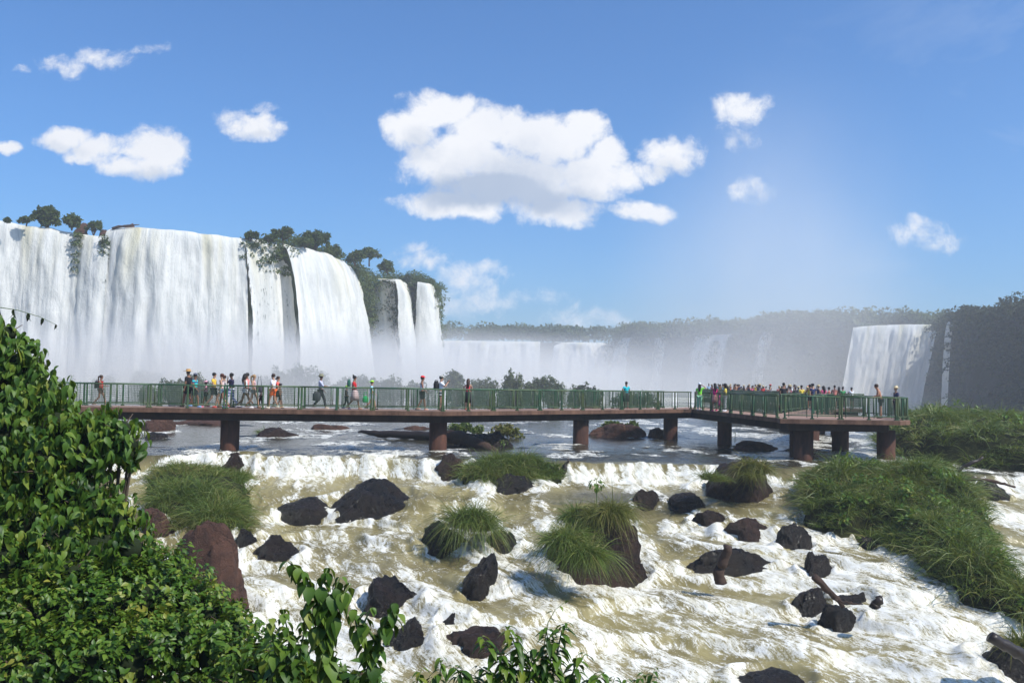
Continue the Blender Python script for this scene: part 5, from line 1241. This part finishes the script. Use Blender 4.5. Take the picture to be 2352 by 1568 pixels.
shrub('vines', 'small-leaved vines covering the bank at lower left', [(320, 1310, 9.6, 70), (390, 1310, 9.7, 62), (350, 1380, 9.2, 100), (440, 1380, 9.3, 78), (250, 1400, 9.0, 105), (110, 1430, 8.8, 125), (0, 1450, 8.7, 120), (480, 1420, 9.1, 72), (540, 1450, 8.9, 66), (500, 1510, 8.5, 90), (400, 1490, 8.6, 105), (300, 1520, 8.4, 110), (180, 1540, 8.3, 115), (60, 1560, 8.2, 120), (600, 1500, 8.6, 55), (640, 1560, 8.3, 70), (560, 1580, 8.2, 90), (-60, 1330, 9.0, 120)], .062, 34, 4, LEAF_SMALL, 'vine', droop=.35, sprig=6)
shrub('bush', 'pointed-leaf shrub at the bottom of the picture left of the tall sprig', [(640, 1500, 6.6, 34), (680, 1540, 6.4, 60), (740, 1560, 6.2, 62), (790, 1580, 6.1, 60), (600, 1545, 6.6, 46), (820, 1560, 6.1, 30)], .095, 45, 5, LEAF, 'leaf', droop=.9, sprig=5)

def sprigs(name, label, cat, stems, size, step, seed, tmpl, mat, droop=.8, rad=.008, lab=None, spread=1.0):
    """plant of leafy shoots: each shoot a path of picture points at its distance"""
    rg = np.random.default_rng(seed); base = P(*stems[0][0]); t = thing(name, label, cat, base); mb = MB(); parts = []
    for st in stems:
        pth = [P(*q) - base for q in st]; L = sum((b - a).length for a, b in zip(pth, pth[1:]))
        mb.tube(pth, [rad * (1.3 - .9 * i / (len(pth) - 1)) for i in range(len(pth))], 6)
        n = max(3, int(L / step)); A = np.array([p[:] for p in pth]); cum = np.concatenate([[0], np.cumsum(np.linalg.norm(np.diff(A, axis=0), axis=1))])
        q = np.linspace(L * .12, L, n); pos = np.stack([np.interp(q, cum, A[:, i]) for i in range(3)], -1)
        for rep in range(2):
            a = rg.uniform(0, 2 * PI) + np.arange(n) * 2.4 + rep * PI
            out = np.stack([np.cos(a), np.sin(a) * .8, np.full(n, .25)], -1) * spread
            tip = out + np.array([0, 0, -droop]) * rg.uniform(.5, 1.4, (n, 1)); nrm = np.array([0, 0, 1.0]) + out * .8
            parts.append(place(tmpl, pos + out * .01, tip, nrm, size * rg.uniform(.65, 1.2, n) * (1 - .35 * (q / L) ** 3)))
    V, F = merge(parts); obj('foliage', mesh_np('foliage', V, F), M[mat], t); obj('stem', mb.mesh('stem', True), M['stem'], t); return t
D1 = 5.2
sprigs('sprig', 'tall sprig of large heart-shaped leaves standing out against the rapids at bottom', 'plant', [
    [(768, 1600, D1), (745, 1490, D1), (748, 1410, D1), (738, 1340, D1), (752, 1305, D1)], [(748, 1420, D1), (712, 1350, D1), (690, 1310, D1), (662, 1290, D1)], [(748, 1440, D1), (786, 1370, D1), (806, 1340, D1)], [(752, 1470, D1), (720, 1420, D1), (700, 1400, D1)], [(748, 1400, D1), (770, 1350, D1), (782, 1325, D1)]], .108, .030, 1, LEAF_WIDE, 'leaf', droop=1.1)
sprigs('sprig', 'leafy shoot right of the tall sprig in front of the streaming rock', 'plant', [
    [(842, 1600, D1), (862, 1500, D1), (890, 1420, D1), (908, 1385, D1)], [(868, 1480, D1), (836, 1430, D1), (852, 1395, D1)], [(875, 1460, D1), (905, 1430, D1), (912, 1410, D1)], [(855, 1520, D1), (820, 1440, D1), (812, 1400, D1)]], .092, .030, 2, LEAF_WIDE, 'leaf', droop=1.0)
sprigs('sprig', 'young shoots with upright leaves at the left foot of the tall sprig', 'plant', [
    [(640, 1600, 6), (632, 1500, 6), (622, 1420, 6)], [(660, 1600, 6), (690, 1500, 6), (700, 1440, 6), (705, 1400, 6)], [(650, 1560, 6), (665, 1470, 6), (650, 1400, 6)]], .090, .030, 3, LEAF_WIDE, 'leaf', droop=.6)
D2 = 5.6
sprigs('shrub', 'foreground shrub of narrow bright leaves at bottom centre', 'plant', [
    [(1180, 1610, D2), (1160, 1530, D2), (1118, 1480, D2), (1105, 1462, D2)], [(1200, 1610, D2), (1195, 1510, D2), (1175, 1460, D2), (1165, 1440, D2)], [(1240, 1610, D2), (1262, 1500, D2), (1255, 1445, D2)], [(1260, 1610, D2), (1275, 1520, D2), (1290, 1450, D2), (1300, 1430, D2)], [(1300, 1610, D2), (1320, 1530, D2), (1345, 1500, D2)], [(1220, 1610, D2), (1215, 1540, D2), (1228, 1490, D2)], [(1150, 1610, D2), (1130, 1550, D2), (1100, 1530, D2)], [(1240, 1610, D2), (1240, 1540, D2), (1245, 1500, D2)], [(1120, 1610, D2), (1085, 1560, D2), (1040, 1530, D2)], [(1330, 1610, D2), (1362, 1560, D2), (1385, 1545, D2)], [(1190, 1610, D2), (1180, 1560, D2), (1150, 1500, D2)], [(1280, 1610, D2), (1310, 1560, D2), (1330, 1540, D2)]], .100, .017, 4, LEAF_LONG, 'vine', droop=.35, rad=.006)
sprigs('vine_tendril', 'thin climbing tendril rising highest out of the bottom centre shrub', 'plant', [[(1238, 1560, D2), (1250, 1480, D2), (1258, 1430, D2), (1275, 1400, D2), (1300, 1380, D2)]], .055, .05, 5, LEAF, 'vine', droop=.5, rad=.003)
sprigs('shrub', 'low leafy shoots on the bottom edge left of the bottom centre shrub', 'plant', [[(940, 1610, D2), (960, 1560, D2), (968, 1535, D2)], [(1000, 1610, D2), (1010, 1550, D2), (1015, 1510, D2)], [(970, 1610, D2), (985, 1570, D2), (1000, 1550, D2)], [(1030, 1610, D2), (1050, 1560, D2), (1060, 1540, D2)]], .08, .02, 6, LEAF_LONG, 'vine', droop=.6, rad=.004)
sprigs('shrub', 'low leafy shoots on the bottom edge right of the bottom centre shrub', 'plant', [[(1400, 1610, D2), (1405, 1575, D2), (1412, 1555, D2)], [(1450, 1610, D2), (1460, 1570, D2), (1480, 1545, D2)], [(1480, 1610, D2), (1495, 1560, D2), (1504, 1535, D2)], [(1430, 1610, D2), (1440, 1580, D2), (1438, 1560, D2)]], .075, .02, 7, LEAF_LONG, 'vine', droop=.4, rad=.004)
sprigs('reed', 'bare arching reed with a few hanging leaf blades at the left edge over the falls', 'plant', [[(-60, 700, 9), (0, 706, 9), (40, 712, 9), (90, 727, 9), (128, 745, 9)]], .11, .13, 8, LEAF_LONG, 'core', droop=3.0, rad=.004, spread=.3)
sprigs('twigs', 'shoots with hanging leaves at the top of the large left bush', 'plant', [[(0, 800, 10.6), (10, 760, 10.6), (-2, 722, 10.6)], [(40, 830, 10.6), (40, 800, 10.6), (35, 778, 10.6)], [(80, 850, 10.6), (92, 820, 10.6), (100, 800, 10.6)], [(-20, 800, 10.6), (-10, 750, 10.6), (4, 730, 10.6)], [(150, 900, 10.4), (160, 880, 10.4), (165, 862, 10.4)], [(110, 880, 10.4), (122, 850, 10.4), (135, 840, 10.4)]], .15, .05, 9, LEAF_LONG, 'leaf', droop=.9, rad=.006)

build_water(); build_bank()

# ================================================================== light
EL, AZ = math.radians(50), math.radians(119)
S = Vector((math.cos(EL) * math.sin(AZ), math.cos(EL) * math.cos(AZ), math.sin(EL)))
sun = bpy.data.lights.new('sun', 'SUN'); sun.energy = 4.6; sun.angle = math.radians(.53); sun.color = (1, .955, .87)
so = bpy.data.objects.new('sun', sun); C.objects.link(so); so.rotation_euler = S.to_track_quat('Z', 'Y').to_euler(); so.location = (0, 0, 60)

W = bpy.data.worlds.new('World'); bpy.context.scene.world = W; W.use_nodes = True
nt = W.node_tree; nt.nodes.clear(); k = NT(nt)
sky = k.n('ShaderNodeTexSky', sky_type='NISHITA'); sky.sun_disc = False; sky.sun_elevation = EL; sky.sun_rotation = AZ
sky.altitude = 100; sky.air_density = 1.0; sky.dust_density = 2.0; sky.ozone_density = 3.0
gen = k.n('ShaderNodeTexCoord').outputs['Generated']
sep = k.n('ShaderNodeSeparateXYZ'); k.link(gen, sep.inputs[0])
yy = k.math('MAXIMUM', sep.outputs[1], .02)
cb = k.n('ShaderNodeCombineXYZ'); k.link(k.math('DIVIDE', sep.outputs[0], yy), cb.inputs[0]); k.link(k.math('DIVIDE', sep.outputs[2], yy), cb.inputs[1])
p0 = cb.outputs[0]                                       # tangent-plane bearings, horizon at 0
def skyuv(x, y): w = ray(x, y); return (w.x / w.y, w.z / w.y)
def cloud_field(p, detail=True):
    n1 = k.noise(p, 9, 6, .58, out=1); q = k.vmath('ADD', p, k.vmath('MULTIPLY', k.vmath('SUBTRACT', n1, (.5, .5, .5)), (.075, .06, 0)))
    f = None
    for x, y, rx, ry, w in CLOUDS:
        u, v = skyuv(x, y); s = k.vmath('MULTIPLY', k.vmath('SUBTRACT', q, (u, v, 0)), (FP / rx, FP / ry, 0))
        d = k.vmath('DOT_PRODUCT', s, s, out=1); g = k.math('MULTIPLY', k.math('SUBTRACT', 1.0, d), w * 1.6 if w > .6 else w * 1.1)
        f = g if f is None else k.math('MAXIMUM', f, g)
    n2 = k.noise(p, 30, 9, .66, .4); n3 = k.noise(p, 6, 3, .5)
    vo = k.n('ShaderNodeTexVoronoi', feature='SMOOTH_F1'); k.link(k.vmath('ADD', p, k.vmath('MULTIPLY', n1, (.03, .03, 0))), vo.inputs['Vector']); vo.inputs['Scale'].default_value = 55
    puff = k.math('ADD', k.math('SUBTRACT', .45, vo.outputs['Distance']), k.math('MULTIPLY', k.math('SUBTRACT', k.noise(p, 80, 5, .65), .5), 1.6))
    return k.math('ADD', f, k.math('ADD', k.math('MULTIPLY', k.math('SUBTRACT', n2, .5), 2.3), k.math('MULTIPLY', puff, .55))), n2, n3, f
CLOUDS = [(1020, 250, 110, 62, 1), (960, 290, 75, 60, .9), (1130, 300, 130, 70, 1), (1260, 320, 120, 75, 1), (1340, 290, 70, 52, .9), (1050, 370, 150, 80, 1), (1180, 420, 210, 80, 1), (1350, 400, 120, 70, 1), (1400, 350, 60, 50, .8), (1040, 470, 165, 42, .9), (1280, 480, 110, 45, .8), (1430, 400, 55, 50, .75),
    (1545, 345, 74, 56, .75), (1500, 390, 60, 34, .7), (1468, 485, 95, 34, .8), (1700, 258, 66, 50, .65), (1690, 310, 40, 40, .35), (1735, 437, 60, 38, .6), (2110, 535, 96, 52, .6), (2165, 545, 44, 32, .55),
    (150, 315, 90, 34, .9), (230, 345, 90, 38, .8), (350, 340, 100, 62, 1), (320, 380, 110, 36, .8), (585, 280, 80, 38, .8), (540, 265, 60, 30, .6), (610, 240, 50, 16, .3), (150, 140, 70, 36, .5), (250, 125, 80, 26, .45), (340, 115, 60, 16, .35), (50, 150, 30, 12, .3), (8, 320, 34, 20, .7),
    (965, 600, 84, 40, .6), (1075, 645, 96, 46, .6), (1110, 692, 96, 36, .55), (1020, 705, 120, 50, .5), (1350, 735, 150, 34, .42), (1250, 690, 60, 22, .3)]
f, n2, n3, g0 = cloud_field(p0)
cover_ = k.maprange(f, -.02, 1.15, 0, 1, True)
def soft(p, blobs):
    t = None
    for x, y, rx, ry, w in blobs:
        u, v = skyuv(x, y); s = k.vmath('MULTIPLY', k.vmath('SUBTRACT', p, (u, v, 0)), (FP / rx, FP / ry, 0))
        g = k.math('MULTIPLY', k.math('POWER', k.math('MAXIMUM', k.math('SUBTRACT', 1.0, k.vmath('DOT_PRODUCT', s, s, out=1)), 0.0), 1.4), w)
        t = g if t is None else k.math('ADD', t, g)
    return t
# shaded undersides of the cumulus
BASES = [(1110, 445, 210, 62, 1.0), (1180, 400, 260, 110, .55), (960, 330, 70, 60, .45), (1330, 470, 150, 50, .5), (1470, 510, 90, 22, .4), (1540, 395, 80, 40, .4), (330, 400, 120, 34, .55), (140, 345, 100, 22, .4), (590, 318, 70, 18, .4), (1700, 300, 50, 40, .4), (1740, 465, 50, 26, .3), (2110, 565, 80, 26, .4)]
gg = soft(k.vmath('ADD', p0, k.vmath('MULTIPLY', k.vmath('SUBTRACT', k.noise(p0, 12, 5, .6, out=1), (.5, .5, .5)), (.06, .05, 0))), BASES)
shade = k.maprange(k.math('ADD', gg, k.math('MULTIPLY', k.math('SUBTRACT', n2, .5), .55)), .0, .95, 0, 1, True)
lowf = k.maprange(sep.outputs[2], .02, .16, 0, 1)
lit = k.mix(shade, (.82, .83, .86), (.36, .44, .58)); lit = k.mix(k.maprange(n3, .40, .65, 0, .30), lit, (.62, .66, .75)); lit = k.mix(lowf, (.62, .68, .78), lit)
SKYMUL = .107
skc = k.vmath('MULTIPLY', sky.outputs[0], (SKYMUL * .59, SKYMUL * .98, SKYMUL * 1.38))
cirrus = k.math('MULTIPLY', k.maprange(k.noise(k.vmath('MULTIPLY', p0, (1, 1.8, 1)), 3.0, 5, .6, .8), .52, .8, 0, .30), k.maprange(sep.outputs[0], .1, .5, 0, 1))
c = k.mix(cirrus, skc, (.72, .76, .84))
c = k.mix(k.math('MULTIPLY', cover_, k.maprange(lowf, 0, 1, .8, 1)), c, lit)
bg = k.n('ShaderNodeBackground'); k.link(c, bg.inputs[0]); bg.inputs[1].default_value = 1.0
k.link(bg.outputs[0], k.n('ShaderNodeOutputWorld').inputs[0])

# ================================================================== air and spray
m, nt = newmat('haze_air'); k = NT(nt)
v = k.n('ShaderNodeVolumePrincipled'); v.inputs['Color'].default_value = (.90, .94, 1, 1); v.inputs['Density'].default_value = .0007; v.inputs['Anisotropy'].default_value = .2
finish(k, None, v.outputs[0])
hz = obj('haze', MB().box((0, 350, 12), (1500, 1000, 78)).mesh('haze'), m); tag(hz, kind='stuff')
def mist(label, c, r, dens, seed=0, sc=2.2, contrast=.8, p=1.2):
    m, nt = newmat('spray'); k = NT(nt)
    co = k.n('ShaderNodeTexCoord').outputs['Object']
    d = k.vmath('DOT_PRODUCT', co, co, out=1); g = k.math('POWER', k.math('MAXIMUM', k.math('SUBTRACT', 1.0, d), 0.0), p)
    n = k.maprange(k.noise(k.vmath('ADD', co, (seed, seed * 2.1, 0)), sc, 4, .6), .5 - .32 * contrast, .62, 1 - contrast, 1.3)
    v = k.n('ShaderNodeVolumePrincipled'); v.inputs['Color'].default_value = (.97, .945, .93, 1); k.link(k.math('MULTIPLY', k.math('MULTIPLY', g, n), dens), v.inputs['Density']); v.inputs['Anisotropy'].default_value = .1
    finish(k, None, v.outputs[0]); m.cycles.volume_step_rate = 1.0
    bm = bmesh.new(); bmesh.ops.create_icosphere(bm, subdivisions=3, radius=1.0); me = bpy.data.meshes.new('mist'); bm.to_mesh(me); bm.free()
    o = obj('mist', me, m, loc=c); o.scale = r; return tag(o, label, 'spray', kind='stuff')
mist('white spray billowing at the foot of the left falls', (-44, 116, 0), (52, 30, 10), .050, 1)
mist('white spray at the foot of the curved fall', (-14, 136, 0), (46, 46, 10), .040, 2)
mist('spray filling the head of the gorge', (10, 330, 2), (95, 110, 19), .007, 3)
mist('tall spray plume drifting up over the gorge', (76, 265, 8), (60, 54, 104), .0135, 4, 1.7, .9, 2.4)
mist('low spray in front of the misty wooded cliff', (50, 300, 0), (60, 60, 24), .007, 5)
mist('spray at the foot of the large right-hand fall', (118, 272, -14), (40, 38, 18), .010, 6)

# ================================================================== camera and render
cam = bpy.data.cameras.new('camera'); co = bpy.data.objects.new('camera', cam); C.objects.link(co)
cam.sensor_width = 36; cam.lens = 36 * FP / 2352; cam.clip_start = .1; cam.clip_end = 6000
co.location = CAM; co.rotation_euler = CROT.to_euler(); bpy.context.scene.camera = co
sc = bpy.context.scene; sc.view_settings.view_transform = 'Standard'; sc.view_settings.look = 'None'; sc.view_settings.exposure = 0.25; sc.view_settings.gamma = 1
sc.render.engine = 'CYCLES'; cy = sc.cycles; cy.use_denoising = True; cy.max_bounces = 6; cy.diffuse_bounces = 3; cy.glossy_bounces = 2; cy.transmission_bounces = 4; cy.transparent_max_bounces = 12; cy.volume_bounces = 2
cy.volume_max_steps = 64; cy.sample_clamp_indirect = 6; cy.caustics_reflective = False; cy.caustics_refractive = False
